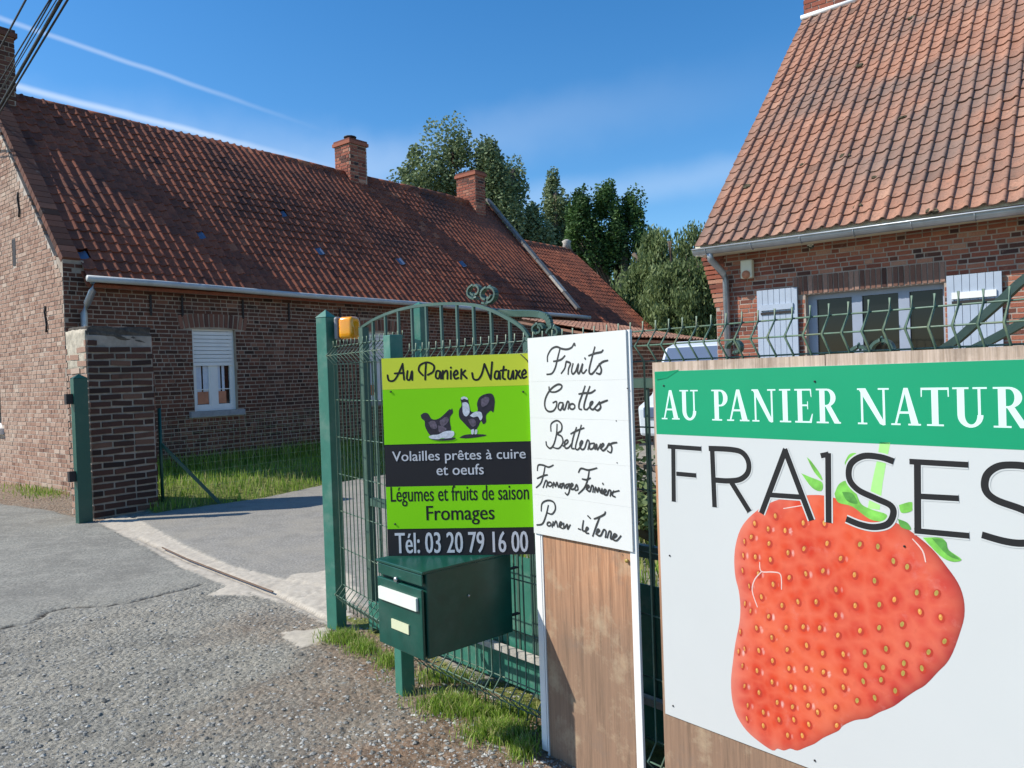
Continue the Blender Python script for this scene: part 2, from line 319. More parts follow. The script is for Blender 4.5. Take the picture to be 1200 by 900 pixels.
# ground
def groundmat():
    m, t, b = newmat('ground'); g = N(t, 'ShaderNodeNewGeometry'); P = g.outputs['Position']
    fine = noise(t, 130, 6, .75, P); mid = noise(t, 22, 6, .7, P); big = noise(t, 1.6, 5, .6, P); coarse = noise(t, 5.5, 6, .65, P)
    vor = N(t, 'ShaderNodeTexVoronoi'); vor.inputs['Scale'].default_value = 75; t.links.new(P, vor.inputs['Vector'])
    vr = N(t, 'ShaderNodeTexVoronoi'); vr.inputs['Scale'].default_value = 34; t.links.new(P, vr.inputs['Vector'])
    f2 = noise(t, 48, 3, .8, P); f3 = noise(t, 12, 5, .75, P); asph = mix(t, mrange(t, f2, .36, .64), (.14, .14, .128), (.32, .32, .295))
    asph = mix(t, mrange(t, f3, .45, .62, 0, .4), asph, (.33, .325, .29)); asph = mix(t, mrange(t, big, .4, .62, 0, .65), asph, (.17, .168, .155)); asph = mix(t, mrange(t, coarse, .5, .66, 0, .5), asph, (.34, .33, .30))
    asph = mix(t, mrange(t, vor.outputs['Color'], .75, .95, 0, .5), asph, (.42, .415, .38))
    grav = ramp(t, vor.outputs['Color'], [(0, (.12, .12, .11)), (.3, (.30, .295, .265)), (.7, (.42, .41, .37)), (1, (.58, .57, .51))])
    grav = mix(t, mrange(t, vr.outputs['Color'], .6, .9, 0, .5), grav, (.44, .43, .39))
    grav = mix(t, mrange(t, coarse, .48, .68, 0, .6), grav, (.43, .40, .335)); grav = mix(t, mrange(t, f3, .52, .60, 0, .55), grav, (.20, .195, .175)); grav = mix(t, mrange(t, big, .42, .6, 0, .4), grav, (.50, .47, .40)); grav = mix(t, mrange(t, noise(t, 3.1, 6, .7, P), .5, .62, 0, .45), grav, (.17, .165, .15))
    grav = mix(t, mrange(t, fine, .55, .35, 0, .45), grav, (.07, .068, .06))
    dirt = mix(t, mrange(t, mid, .35, .65), (.13, .085, .055), (.36, .26, .18))
    dirt = mix(t, mrange(t, coarse, .45, .65, 0, .7), dirt, (.29, .175, .11))
    dirt = mix(t, mrange(t, vor.outputs['Color'], .72, .95, 0, .6), dirt, (.46, .43, .39))
    conc = mix(t, mrange(t, mid, .35, .65), (.42, .385, .33), (.56, .52, .455))
    conc = mix(t, mrange(t, coarse, .5, .7, 0, .6), conc, (.33, .30, .26)); conc = mix(t, mrange(t, f2, .5, .7, 0, .35), conc, (.24, .22, .19))
    drive = mix(t, mrange(t, f2, .35, .65), (.20, .195, .185), (.36, .35, .325))
    drive = mix(t, mrange(t, coarse, .45, .65, 0, .5), drive, (.19, .185, .17)); drive = mix(t, mrange(t, big, .45, .65, 0, .5), drive, (.33, .31, .27))
    soil = mix(t, mrange(t, mid, .35, .65), (.12, .13, .04), (.24, .28, .08))
    c = asph
    for nm, cc in (('rough', grav), ('dirt', dirt), ('drive', drive), ('conc', conc), ('soil', soil)):
        c = mix(t, attr(t, nm), c, cc)
    c = mix(t, attr(t, 'crack'), c, (.035, .032, .03))
    c = mix(t, 1.0, c, (1.0, .965, .90), 'MULTIPLY')
    t.links.new(c, b.inputs['Base Color']); b.inputs['Roughness'].default_value = .93; b.inputs['Specular IOR Level'].default_value = .2
    h = N(t, 'ShaderNodeMath', operation='MULTIPLY_ADD'); h.inputs[1].default_value = -1.4; t.links.new(vr.outputs['Distance'], h.inputs[0]); t.links.new(fine, h.inputs[2])
    h2 = N(t, 'ShaderNodeMath', operation='ADD'); t.links.new(h.outputs[0], h2.inputs[0]); t.links.new(mid, h2.inputs[1])
    bn = N(t, 'ShaderNodeBump'); bn.inputs['Distance'].default_value = .012; t.links.new(h2.outputs[0], bn.inputs['Height'])
    st = N(t, 'ShaderNodeMath', operation='MULTIPLY_ADD'); t.links.new(attr(t, 'rough'), st.inputs[0]); st.inputs[1].default_value = .75; st.inputs[2].default_value = .25
    inv = N(t, 'ShaderNodeMath', operation='SUBTRACT'); inv.use_clamp = True; t.links.new(st.outputs[0], inv.inputs[0]); t.links.new(attr(t, 'conc'), inv.inputs[1]); t.links.new(inv.outputs[0], bn.inputs['Strength']); t.links.new(bn.outputs[0], b.inputs['Normal'])
    return m
M['ground'] = groundmat()

# ================================================================== THE GROUND
def inpoly(X, Y, poly):
    r = np.zeros(X.shape, bool); n = len(poly)
    for i in range(n):
        x1, y1 = poly[i]; x2, y2 = poly[(i+1) % n]
        c = ((y1 > Y) != (y2 > Y)); xi = (x2-x1)*(Y-y1)/((y2-y1) if y2 != y1 else 1e-9)+x1
        r ^= c & (X < xi)
    return r
def polydist(X, Y, line):
    d = np.full(X.shape, 1e9)
    for (x1, y1), (x2, y2) in zip(line[:-1], line[1:]):
        L = (x2-x1)**2+(y2-y1)**2; t = np.clip(((X-x1)*(x2-x1)+(Y-y1)*(y2-y1))/L, 0, 1)
        d = np.minimum(d, np.hypot(X-x1-t*(x2-x1), Y-y1-t*(y2-y1)))
    return d
def G(pts): return [tuple(gp(*p)[:2]) for p in pts]
_ph = rng.uniform(0, 6.28, (6, 8)); _an = rng.uniform(0, PI*2, (6, 8))
def sn(X, Y, sc, oct=3, k=0):                  # cheap smooth noise
    r = 0; a = 1.
    for o in range(oct):
        q = 0
        for j in range(5):
            an = _an[(o+k) % 6, j]; q = q+np.sin((X*np.cos(an)+Y*np.sin(an))*sc*(1+.37*j)+_ph[(o+k) % 6, j]+1.7*np.sin((X*np.sin(an)-Y*np.cos(an))*sc*.6+j))
        r = r+q*a/5; a *= .5; sc *= 2.1
    return r
strip = G([(113, 611), (167, 637.5), (218, 667), (268, 686), (335, 706), (384, 731), (398, 722), (392, 690), (331, 678), (272, 663), (218, 639.5), (163, 609), (145, 603)])
apron = G([(331, 679), (352, 672), (372, 671), (400, 664), (420, 690), (400, 735), (372, 716), (335, 704), (300, 688)])
patch1 = G([(243, 696), (268, 684), (298, 696)]); patch2 = G([(329, 740), (350, 737), (386, 734), (392, 745), (352, 757), (344, 750)])
groove = G([(160, 629), (218, 655), (272, 676), (335, 700), (377, 721), (440, 752)])
crackl = G([(-60, 742), (0, 735), (39, 727), (52, 717), (70, 711), (124, 707.5), (156, 703.5), (191, 696), (236, 684)])
smooth_poly = G([(-400, 780), (-60, 742), (0, 735), (39, 727), (52, 717), (70, 711), (124, 707.5), (156, 703.5), (191, 696), (236, 684), (262, 684), (218, 667), (113, 611), (95, 607), (60, 598), (0, 590), (-500, 600)])
F = nrm(.629, .777); Gd = nrm(-.777, .629)       # along / across the old farmhouse
HC = (-6.60, 11.40)                               # its near corner
grass_edge = G([(182, 601), (200, 598), (262, 590), (310, 583), (380, 568), (450, 556), (520, 548), (600, 540)])
bank_poly = grass_edge+[(HC[0]+F[0]*14, HC[1]+F[1]*14), (HC[0]+F[0]*.4, HC[1]+F[1]*.4)]
drive_poly = G([(163, 609), (218, 639.5), (272, 663), (331, 678), (400, 690), (470, 740), (560, 800)])+[(2.0, 4.2), (9, 5), (9, 20), (4, 20)]+G([(600, 540), (520, 548), (450, 556), (380, 568), (310, 583), (262, 590), (200, 598), (160, 605)])
leftgrav = G([(-700, 600), (-300, 596), (0, 590), (60, 598), (95, 607), (113, 611), (145, 603), (80, 575), (0, 560), (-700, 530)])
def lines_noise(X, Y): return sn(X, Y, 7, 3)*.05+sn(X, Y, 31, 2, 2)*.012
def zones(X, Y):
    nx = X+lines_noise(X, Y)*.6; ny = Y+lines_noise(Y, X)*.6
    Z = {}
    ip = lambda p, s=1: inpoly(X*(1-s)+nx*s, Y*(1-s)+ny*s, p).astype(float)
    def soft(p, line, wd):
        i = ip(p); d = polydist(nx, ny, line); return np.clip(.5+np.where(i > 0, 1, -1)*d/wd*.5, 0, 1)
    conc = np.maximum.reduce([ip(strip, .15), ip(apron, 1.5)*(sn(X, Y, 9, 3, 1) > -.9), ip(patch1, .3), ip(patch2, .7)])
    sm = soft(smooth_poly, crackl, .30)
    drive = ip(drive_poly, .3); soil = np.maximum(ip(bank_poly, 1), 0)
    d_dirt = np.clip((X+1.62+.40*sn(X, Y, 2.3, 3, 3)+(Y-4.2)*.30)*1.2, 0, 1)*np.clip((5.6-Y)*1.2, 0, 1)*np.clip(1-(X-1.4), 0, 1)
    fenceline = G([(378, 735), (470, 800), (600, 868), (660, 905)])
    df = polydist(X, Y, fenceline)
    yard = inpoly(X, Y, [(-1.22, 5.1), (.1, 3.5), (3.5, -.2), (12, -1), (12, 5), (2, 4.2), (.3, 4.6)]).astype(float)
    lg = ip(leftgrav, .6)
    Z['rough'] = np.clip(1-sm, 0, 1)*(1-drive); Z['dirt'] = np.clip(np.maximum(d_dirt*.9*(1-drive), lg*.75), 0, 1); Z['drive'] = drive*(1-soil)
    Z['conc'] = conc; Z['soil'] = np.clip(np.maximum(soil, yard*(1-drive)), 0, 1)
    dc = polydist(nx, ny, crackl); wv = .010+.012*np.clip(sn(X, Y, 5, 2, 4)+.4, 0, 2)
    dg = polydist(X, Y, groove)
    Z['crack'] = np.clip(np.maximum((dc < wv)*1.0, (dg < .009)*.35), 0, 1)
    mg = polydist(X, Y, crackl)
    H = Z['rough']*(sn(X, Y, 40, 3, 1)*.005+sn(X, Y, 6, 2, 2)*.006-.012)+sn(X, Y, 1.1, 2)*.006*(1-drive)-np.clip(1-dc/.03, 0, 1)*.02-np.clip(1-dg/.03, 0, 1)*.03+conc*.006
    bank = soil*np.clip(polydist(X, Y, grass_edge)/1.0, 0, 1)
    H = H+bank*.16+soil*sn(X, Y, 5, 3)*.008
    far = np.clip((Y-13)/3, 0, 1); H = H*(1-far)*1.0+far*bank*.16
    return Z, H
def ground_grid(name, xs, ys, lab):
    X, Y = np.meshgrid(xs, ys); Z, H = zones(X, Y)
    nx, ny = len(xs), len(ys)
    co = np.stack([X, Y, H], -1).reshape(-1, 3)
    i = np.arange((nx-1)*(ny-1)); r = i//(nx-1); c = i % (nx-1); a = r*nx+c
    idx = np.stack([a, a+1, a+nx+1, a+nx], 1).astype(np.int32)
    me = bpy.data.meshes.new(name); me.vertices.add(len(co)); me.vertices.foreach_set('co', co.astype(np.float32).ravel())
    me.loops.add(idx.size); me.loops.foreach_set('vertex_index', idx.ravel()); me.polygons.add(len(idx))
    me.polygons.foreach_set('loop_start', np.arange(0, idx.size, 4, dtype=np.int32)); me.polygons.foreach_set('loop_total', np.full(len(idx), 4, np.int32))
    me.polygons.foreach_set('use_smooth', np.ones(len(idx), bool))
    for k, v in Z.items():
        at = me.attributes.new(k, 'FLOAT', 'POINT'); at.data.foreach_set('value', v.astype(np.float32).ravel())
    me.materials.append(M['ground']); me.update(); me.validate()
    o = link(name, me); tag(o, kind='structure'); return o
xs = np.concatenate([np.arange(-11, -6.0, .06), np.arange(-6.0, 1.0, .022), np.arange(1.0, 5.01, .08)])
ys = np.concatenate([np.arange(1.2, 7.0, .022), np.arange(7.0, 13.0, .035), np.arange(13.0, 26.01, .25)])
ground_grid('road_surface', xs, ys, '')
def far_ground():
    mb = MB(); x0, x1, y0, y1 = xs[0], xs[-1], ys[0], ys[-1]; R = 900
    q = [(-R, -R), (R, -R), (R, R), (-R, R)]; p = [(x0, y0), (x1, y0), (x1, y1), (x0, y1)]
    vs = [(a, b, -.004) for a, b in q]+[(a, b, 0.0) for a, b in p]
    mb.add(vs, [(0, 1, 5, 4), (1, 2, 6, 5), (2, 3, 7, 6), (3, 0, 4, 7)])
    o = mb.build('ground', M['farsoil']); tag(o, kind='structure')
M['farsoil'] = plain('far ground', (.17, .17, .11), .95, var=.4, scale=1.5, bstr=.3)
far_ground()

# loose stones on the rough part
def pebbles(n, name, mat):
    ico = np.array([(0, 0, 1), (.9, 0, .2), (.28, .86, .15), (-.73, .53, .25), (-.73, -.53, .1), (.28, -.86, .2), (0, 0, -.4)])
    fac = np.array([(0, 1, 2), (0, 2, 3), (0, 3, 4), (0, 4, 5), (0, 5, 1), (6, 2, 1), (6, 3, 2), (6, 4, 3), (6, 5, 4), (6, 1, 5)])
    pxs = rng.uniform(-20, 700, n*2); pys = 686+219*rng.random(n*2)**.9
    P_ = np.array([tuple(gp(a_, b_)) for a_, b_ in zip(pxs, pys)]); Zz, H = zones(P_[:, 0], P_[:, 1])
    ok = (Zz['conc'] < .5) & (Zz['drive'] < .5) & ((Zz['rough'] > .6) | (rng.random(n*2) < .05)); P_ = P_[ok][:n]; H = H[ok][:n]; m_ = len(P_)
    s = .003+.011*rng.random(m_)**5; V = []; T = []
    for i in range(m_):
        sc = np.array([s[i]*rng.uniform(.8, 1.5), s[i]*rng.uniform(.8, 1.3), s[i]*rng.uniform(.45, .8)]); a = rng.uniform(0, 6.28)
        q = ico*(1+rng.uniform(-.25, .25, ico.shape))*sc; ca, sa = math.cos(a), math.sin(a)
        q = np.stack([q[:, 0]*ca-q[:, 1]*sa+P_[i, 0], q[:, 0]*sa+q[:, 1]*ca+P_[i, 1], q[:, 2]+H[i]+s[i]*.05], 1)
        V.append(q[fac].reshape(-1, 3)); T += [rng.random()]*10
    V = np.concatenate(V); me = big_mesh(name, V, len(V)//3, 3, mat, T)
    o = link(name, me); tag(o, 'loose grey and tan stones scattered over the broken road edge', 'gravel', kind='stuff')
M['pebble'] = tinted('pebbles', [(0, (.10, .10, .09)), (.4, (.28, .275, .25)), (.8, (.40, .39, .355)), (.97, (.48, .47, .42)), (1, (.6, .59, .53))], gamt=.2, grain=60)
pebbles(9500, 'gravel', M['pebble'])

def blades(name, pts, hmin, hmax, wd, label, dry=.15, lean=.5):
    P = np.array(pts); n = len(P)
    h = rng.uniform(hmin, hmax, n); a = rng.uniform(0, 2*PI, n); l = rng.uniform(0, lean, n)*h; la = rng.uniform(0, 2*PI, n)
    dx = np.cos(a)*wd/2; dy = np.sin(a)*wd/2
    b1 = P+np.stack([dx, dy, np.zeros(n)], 1); b2 = P-np.stack([dx, dy, np.zeros(n)], 1)
    mid = P+np.stack([np.cos(la)*l*.35, np.sin(la)*l*.35, h*.6], 1); top = P+np.stack([np.cos(la)*l, np.sin(la)*l, h], 1)
    m1 = mid+np.stack([dx, dy, np.zeros(n)], 1)*.7; m2 = mid-np.stack([dx, dy, np.zeros(n)], 1)*.7
    V = np.stack([b1, b2, m2, b1, m2, m1, m1, m2, top], 1).reshape(-1, 3)
    t = np.clip(rng.normal(.5, .2, n), 0, .85); t[rng.random(n) < dry] = 1
    me = big_mesh(name, V, n*3, 3, M['grass'], np.repeat(t, 3)); o = link(name, me); return tag(o, label, 'grass', kind='stuff')
def zat(x, y): return zones(np.array([[x]]), np.array([[y]]))[1][0, 0]
# grass bank before the farmhouse
C = rng.uniform((-6.8, 9.3), (4, 24), (60000, 2)); C = C[inpoly(C[:, 0]+.06*sn(C[:, 0], C[:, 1], 8, 3), C[:, 1], bank_poly)]
pr = np.clip(1.3-(C[:, 1]-10)/8, .25, 1); C = C[rng.random(len(C)) < pr]
H = zones(C[:, 0], C[:, 1])[1]
blades('lawn_grass', np.stack([C[:, 0], C[:, 1], H], 1), .05, .16, .012, 'sunlit green grass bank along the foot of the old brick farmhouse')
# taller growth at the wall foot
pts = []
for k in range(5000):
    t = rng.uniform(.8, 13); d = abs(rng.normal(0, .25))+.05; x = HC[0]+F[0]*t-Gd[0]*d; y = HC[1]+F[1]*t-Gd[1]*d
    pts.append((x, y, .14))
blades('weed_grass', pts, .12, .38, .014, 'taller dark grass growing in the shade at the farmhouse wall foot', .05)
# tufts along the fence and gate
pts = []
for (cx, cy, rx, ry, n, mode) in ((404, 748, 30, 9, 1300, 0), (425, 760, 22, 10, 700, 0), (530, 826, 50, 16, 1800, 0), (585, 858, 48, 16, 2400, 0), (612, 880, 22, 14, 700, 0), (455, 775, 22, 10, 500, 0), (560, 835, 60, 8, 900, 0), (520, 795, 60, 10, 800, 0), (600, 835, 40, 12, 900, 0)):
    for k in range(n):
        a = rng.uniform(0, 2*PI); r = min(abs(rng.normal(0, .5)), 1.3); p = gp(cx+rx*r*math.cos(a), cy+ry*r*math.sin(a)); pts.append((p.x, p.y, -.006))
blades('verge_grass', pts, .012, .062, .005, 'bright grass tufts growing through the stones under the green mesh fence', .25, .9)
# yard grass
C = rng.uniform((-.6, 1.8), (6, 9), (26000, 2)); keep = ((C[:, 0]-.1)*.74+(C[:, 1]-3.9)*.66 > 0) & (((C[:, 0]-.1)*.74+(C[:, 1]-3.9)*.66) < 3.2)
C = C[keep]; blades('yard_grass', np.stack([C[:, 0], C[:, 1], np.zeros(len(C))], 1), .05, .22, .012, 'rough yellow green grass in the yard behind the gate', .35)
pts = []
for k in range(900):
    p = gp(55+rng.normal(0, 22), 574+rng.normal(0, 5)); pts.append((p.x, p.y, 0))
blades('gable_grass', pts, .03, .11, .012, 'thin grass patch at the foot of the sunlit gable corner', .3)

# ================================================================== MASONRY / ROOF HELPERS
def rand_tint(s_=.22): return min(1, max(0, random.gauss(.5, s_)))
VAR = {}
def variants(key, maker, mat, n=10):
    if key not in VAR:
        L = []
        for i in range(n):
            mb = maker(); mb.t = [(i+.5)/n]*len(mb.f); L.append(mb.mesh(key, mats=mat))
        VAR[key] = L
    return VAR[key]
def place_pieces(parent, name, pieces, maker, mat, limit=300, cond=None, rest='stuff'):
    """pieces: list of (4x4 matrix, tint, (sx,sy,sz)). The nearest `limit` in view become objects, the rest one mesh."""
    sc = []
    for i, (m4, tint, s) in enumerate(pieces):
        p = m4.translation; x, y, d = proj(p)
        vis = -10 < x < 1210 and -10 < y < 910 and (cond is None or cond(x, y))
        sc.append((0 if vis else 1, d, i))
    sc.sort(); chosen = set(i for v, d, i in sc[:limit] if v == 0)
    V = variants(name+mat.name, maker, mat); proto = maker(); pv = [Vector(v) for v in proto.v]
    restmb = MB()
    for i, (m4, tint, s) in enumerate(pieces):
        Sm = Matrix.Diagonal((*s, 1))
        if i in chosen:
            me = V[min(len(V)-1, int(tint*len(V)))]; o = link(name, me, parent, m4 @ Sm)
        else:
            mm = m4 @ Sm; b = len(restmb.v); restmb.v += [tuple(mm @ v) for v in pv]
            for f, sm in zip(proto.f, proto.sm): restmb.f.append([b+k for k in f]); restmb.t.append(tint); restmb.m.append(0); restmb.sm.append(sm)
    if restmb.f:
        o = restmb.build(name+'work' if name == 'brick' else name+'_field', mat, parent); o['kind'] = 'stuff'
def unit_brick():
    mb = MB(); mb.box((0, 0, 0), (.5, 0, 0), (0, .5, 0), (0, 0, .5)); return mb
def courses(P, D, Nn, length, z0, ztop, holes=(), ch=.083, bl=.25, jt=.019, proud=.005, depth=.05, jit=.003, umin=None, rnd=0.0, header=.5, bond=None):
    """brick matrices on a wall face. P origin, D along, Nn outward normal; ztop(u) height; holes (u0,u1,z0,z1)"""
    out = []; D = Vector((*D, 0)); Nn = Vector((*Nn, 0)); R = Matrix((D, -Nn, Vector((0, 0, 1)))).transposed().to_4x4(); r = 0; z = z0
    while z < 20:
        zc = z+ch/2; u = (umin(zc) if umin else 0)
        top = max(ztop(k*length/8) for k in range(9))
        if zc > top: break
        kind = {'english': (r % 3 != 1)*1, 'mixed': 2}.get(bond, r % 2) if bond else r % 2; first = True; alt = random.random() < .5
        while u < length-.02:
            if bond == 'flemish': w = bl if alt else bl*.56; alt = not alt
            elif bond == 'old': w = bl*.54 if (r % 2 == 0 and random.random() < .85) or random.random() < .25 else bl*random.uniform(.9, 1.05)
            else: w = bl if (kind == 0 or random.random() < 1-header) else bl/2
            if first: w *= random.uniform(.35, 1) if bond else (.5 if kind == 1 else 1)
            first = False
            a, b = u, min(u+w, length); u += w
            if b-a < .05: continue
            segs = [(a, b)]
            for (h0, h1, hz0, hz1) in holes:
                if hz0-ch*.45 < zc < hz1+ch*.45:
                    ns = []
                    for (q0, q1) in segs:
                        if q1 <= h0 or q0 >= h1: ns.append((q0, q1)); continue
                        if q0 < h0-.03: ns.append((q0, h0))
                        if q1 > h1+.03: ns.append((h1, q1))
                    segs = ns
            for (q0, q1) in segs:
                uc = (q0+q1)/2
                if zc+ch*.4 > min(ztop(q0), ztop(q1)): continue
                pr = proud+random.uniform(-jit, jit)
                pos = Vector((P[0], P[1], 0))+D*uc+Nn*(pr-depth/2)+Vector((0, 0, zc+random.uniform(-.002, .002)))
                rot = Matrix.Rotation(random.uniform(-.02, .02)*(1+rnd), 4, 'Y')
                out.append((Matrix.Translation(pos) @ R @ rot, rand_tint(), (q1-q0-jt, depth, ch-jt)))
        z += ch; r += 1
    return out
TW, TL = .155, .20
def pantile():
    mb = MB(); xs_ = [0, .12, .34, .54, .70, .82, .93, 1.03, 1.05]; hs_ = [.010, .003, -.001, .003, .016, .033, .036, .026, -.002]
    n = len(xs_); L = TL*1.12
    a = [((x-.5)*TW, 0, h+.016) for x, h in zip(xs_, hs_)]; b = [((x-.5)*TW, L, h) for x, h in zip(xs_, hs_)]; c = [(x, y+.001, z-.014) for x, y, z in a]
    mb.add(a+b, [(i, i+1, n+i+1, n+i) for i in range(n-1)], smooth=True)
    mb.add(a+c, [(i+1, i, n+i, n+i+1) for i in range(n-1)])
    e = [b[-1], a[-1], c[-1], (b[-1][0], b[-1][1], b[-1][2]-.016)]; mb.add(e, [(0, 1, 2, 3)]); return mb
def roof_field(parent, E0, D, up, length, slope_len, mat, limit=300, cond=None, holes=(), wob=.006, name='roof_tile', flip=False, tw=TW, tl=TL):
    """E0: eave start point, D unit along the eave, up unit vector up the slope."""
    D = Vector(D); up = Vector(up); n = D.cross(up).normalized()
    if n.z < 0: n = -n
    R = Matrix((D, up, n)).transposed().to_4x4()
    if R.determinant() < 0: R = Matrix((-D, up, n)).transposed().to_4x4()
    cols = int(length/tw); rows = int(slope_len/tl+.5); P = []
    for r in range(rows):
        for c in range(cols):
            if (c, r) in holes: continue
            wv = math.sin(c*.09+2)*math.sin(r*.3)*wob*1.6+ math.sin(c*.21+r*.13)*wob+math.sin(c*.05+1)*wob*2
            pos = Vector(E0)+D*((c+.5)*length/cols)+up*(r*slope_len/rows)+n*(.012+wv+random.uniform(-.003, .003))
            rot = Matrix.Rotation(random.gauss(0, .012), 4, 'Z') @ Matrix.Rotation(random.gauss(0, .012), 4, 'X')
            P.append((Matrix.Translation(pos) @ R @ rot, rand_tint(.15), (length/cols/TW, slope_len/rows/TL, 1)))
    place_pieces(parent, name, P, pantile, mat, limit, cond)
def add_chimney(parent, c, dF, dG, wF, wG, z0, z1, mat, pot=True, label=None, mort='mortar_grey'):
    """c centre (x,y), half widths along dF and dG"""
    dF3, dG3 = Vector((*dF, 0)), Vector((*dG, 0)); cc = Vector((c[0], c[1], 0))
    mb = MB(); mb.box(cc+Vector((0, 0, (z0+z1)/2)), dF3*(wF-.008), dG3*(wG-.008), (0, 0, (z1-z0)/2-.01))
    o = mb.build('chimney', M[mort], parent)
    if label: o['label'] = label
    bm = MB()
    faces = [(cc-dF3*wF-dG3*wG, dF, (-dG[0], -dG[1]), 2*wF), (cc-dF3*wF+dG3*wG, (-dG[0], -dG[1]), (-dF[0], -dF[1]), 2*wG), (cc+dF3*wF-dG3*wG, dG, dF, 2*wG), (cc+dF3*wF+dG3*wG, (-dF[0], -dF[1]), dG, 2*wF)]
    for (p, D, Nn, L) in faces:
        for (m4, tint, s) in courses(p, D, Nn, L, z0, lambda u: z1-.10, proud=.004, jit=.002):
            u = unit_brick(); b = len(bm.v); mm = m4 @ Matrix.Diagonal((*s, 1)); bm.v += [tuple(mm @ Vector(v)) for v in u.v]
            for f in u.f: bm.f.append([b+k for k in f]); bm.t.append(tint); bm.m.append(0); bm.sm.append(False)
    q = bm.build('brickwork', mat, o); q['kind'] = 'stuff'
    mb = MB(); mb.box(cc+Vector((0, 0, z1-.07)), dF3*(wF+.04), dG3*(wG+.04), (0, 0, .04), .6); mb.box(cc+Vector((0, 0, z1-.005)), dF3*(wF+.015), dG3*(wG+.015), (0, 0, .03), .3)
    mb.build('chimney_cap', mat, o)
    if pot:
        mb = MB(); mb.tube([cc+Vector((0, 0, z1)), cc+Vector((0, 0, z1+.14))], .09, 10); mb.tube([cc+Vector((0, 0, z1+.13)), cc+Vector((0, 0, z1+.16))], .16, 10); mb.build('chimney_cowl', M['iron'], o)
    return o

# ================================================================== OLD FARMHOUSE
FH = thing('farmhouse', 'long low old brick farmhouse with dark red pantile roof and sunlit gable end', 'farmhouse', (HC[0], HC[1], 0))
nF = (-Gd[0], -Gd[1])                     # facade faces the yard
nG = (-F[0], -F[1])                       # gable faces the road
LEN, HALF, ZE, ZR = 13.4, 3.04, 3.28, 6.70
def P2(u, g, z): return Vector((HC[0]+F[0]*u+Gd[0]*g, HC[1]+F[1]*u+Gd[1]*g, z))
slope = (ZR-ZE)/HALF
# core walls (mortar bed), built as one shell with openings left for the windows by setting the window reveals proud: walls in strips
WIN1 = (1.98, 2.78, 1.12, 2.52); WIN2 = (5.77, 6.57, 1.12, 2.55); WG = (2.78, 3.75, .95, 2.30)
def wall_strip(mb, fn, length, z0, z1, holes, th=.30, inward=1):
    us = sorted(set([0, length]+[h for H in holes for h in H[:2]])); 
    for a, b in zip(us[:-1], us[1:]):
        hz = [H for H in holes if H[0] <= a+1e-6 and H[1] >= b-1e-6]
        segs = [(z0, z1)] if not hz else [(z0, hz[0][2]), (hz[0][3], z1)]
        for s0, s1 in segs: fn(mb, a, b, s0, s1)
mb = MB()
def fw(mb, a, b, s0, s1):
    c = (P2(a, .15, 0)+P2(b, .15, 0))/2; mb.box(Vector((c.x, c.y, (s0+s1)/2)), Vector((*F, 0))*(b-a)/2, Vector((*Gd, 0))*.15, (0, 0, (s1-s0)/2))
wall_strip(mb, fw, LEN, -.1, 3.22, [WIN1, WIN2])
def gw(mb, a, b, s0, s1):
    c = (P2(.15, a, 0)+P2(.15, b, 0))/2; mb.box(Vector((c.x, c.y, (s0+s1)/2)), Vector((*F, 0))*.148, Vector((*Gd, 0))*(b-a)/2, (0, 0, (s1-s0)/2))
mg = MB()
wall_strip(mg, lambda m_, a, b, s0, s1: gw(m_, a+.001 if a else .30, b, s0, s1), 2*HALF, -.1, 3.25, [WG])
mg.prism([P2(0.002, .0, 3.25), P2(0.002, HALF, ZR+.03), P2(0.002, 2*HALF, 3.25)], Vector((*F, 0))*.29)
mb.box((P2(0, 2*HALF-.15, 0)+P2(LEN, 2*HALF-.15, 0))/2+Vector((0, 0, 1.6)), Vector((*F, 0))*(LEN/2-.31), Vector((*Gd, 0))*.148, (0, 0, 1.65))
mb.prism([P2(LEN-.3, .31, -.1), P2(LEN-.3, .31, 3.2), P2(LEN-.3, HALF, ZR-.02), P2(LEN-.3, 2*HALF-.31, 3.2), P2(LEN-.3, 2*HALF-.31, -.1)], Vector((*F, 0))*.29)
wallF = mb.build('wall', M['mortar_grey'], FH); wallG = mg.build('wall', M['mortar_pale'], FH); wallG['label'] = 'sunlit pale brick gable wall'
# kneeler at the eave corner: the gable wall shows above the gutter end
mb = MB(); mb.prism([P2(.002, -.001, 3.22), P2(.002, -.001, 3.50), P2(.002, .22, 3.56), P2(.002, .22, 3.22)], Vector((*F, 0))*.30); mb.build('kneeler', M['mortar_grey'], FH)
# facade bricks
def arch_holes(W): return [(W[0]-.14, W[1]+.14, W[3], W[3]+.26)]
fb = courses(HC, F, nF, LEN, -.02, ch=.068, bl=.205, jt=.015, bond='old', ztop=lambda u: 3.22 if u > .32 else 3.5, holes=[WIN1, WIN2, (WIN1[0]-.15, WIN1[1]+.15, WIN1[3], WIN1[3]+.25), (WIN2[0]-.15, WIN2[1]+.15, WIN2[3], WIN2[3]+.25), (WIN1[0]-.1, WIN1[1]+.1, WIN1[2]-.1, WIN1[2]), (WIN2[0]-.1, WIN2[1]+.1, WIN2[2]-.1, WIN2[2])])
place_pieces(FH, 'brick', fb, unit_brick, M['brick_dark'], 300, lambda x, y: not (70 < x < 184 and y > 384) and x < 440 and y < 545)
# gable bricks
gh = lambda u: 3.35+(min(u, 2*HALF-u))*slope*1.0
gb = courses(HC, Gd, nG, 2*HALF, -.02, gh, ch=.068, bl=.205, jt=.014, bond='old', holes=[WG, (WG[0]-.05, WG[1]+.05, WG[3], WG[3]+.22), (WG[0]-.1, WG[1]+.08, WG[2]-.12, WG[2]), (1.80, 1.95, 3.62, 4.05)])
place_pieces(FH, 'brick', gb, unit_brick, M['brick_gable'], 0)
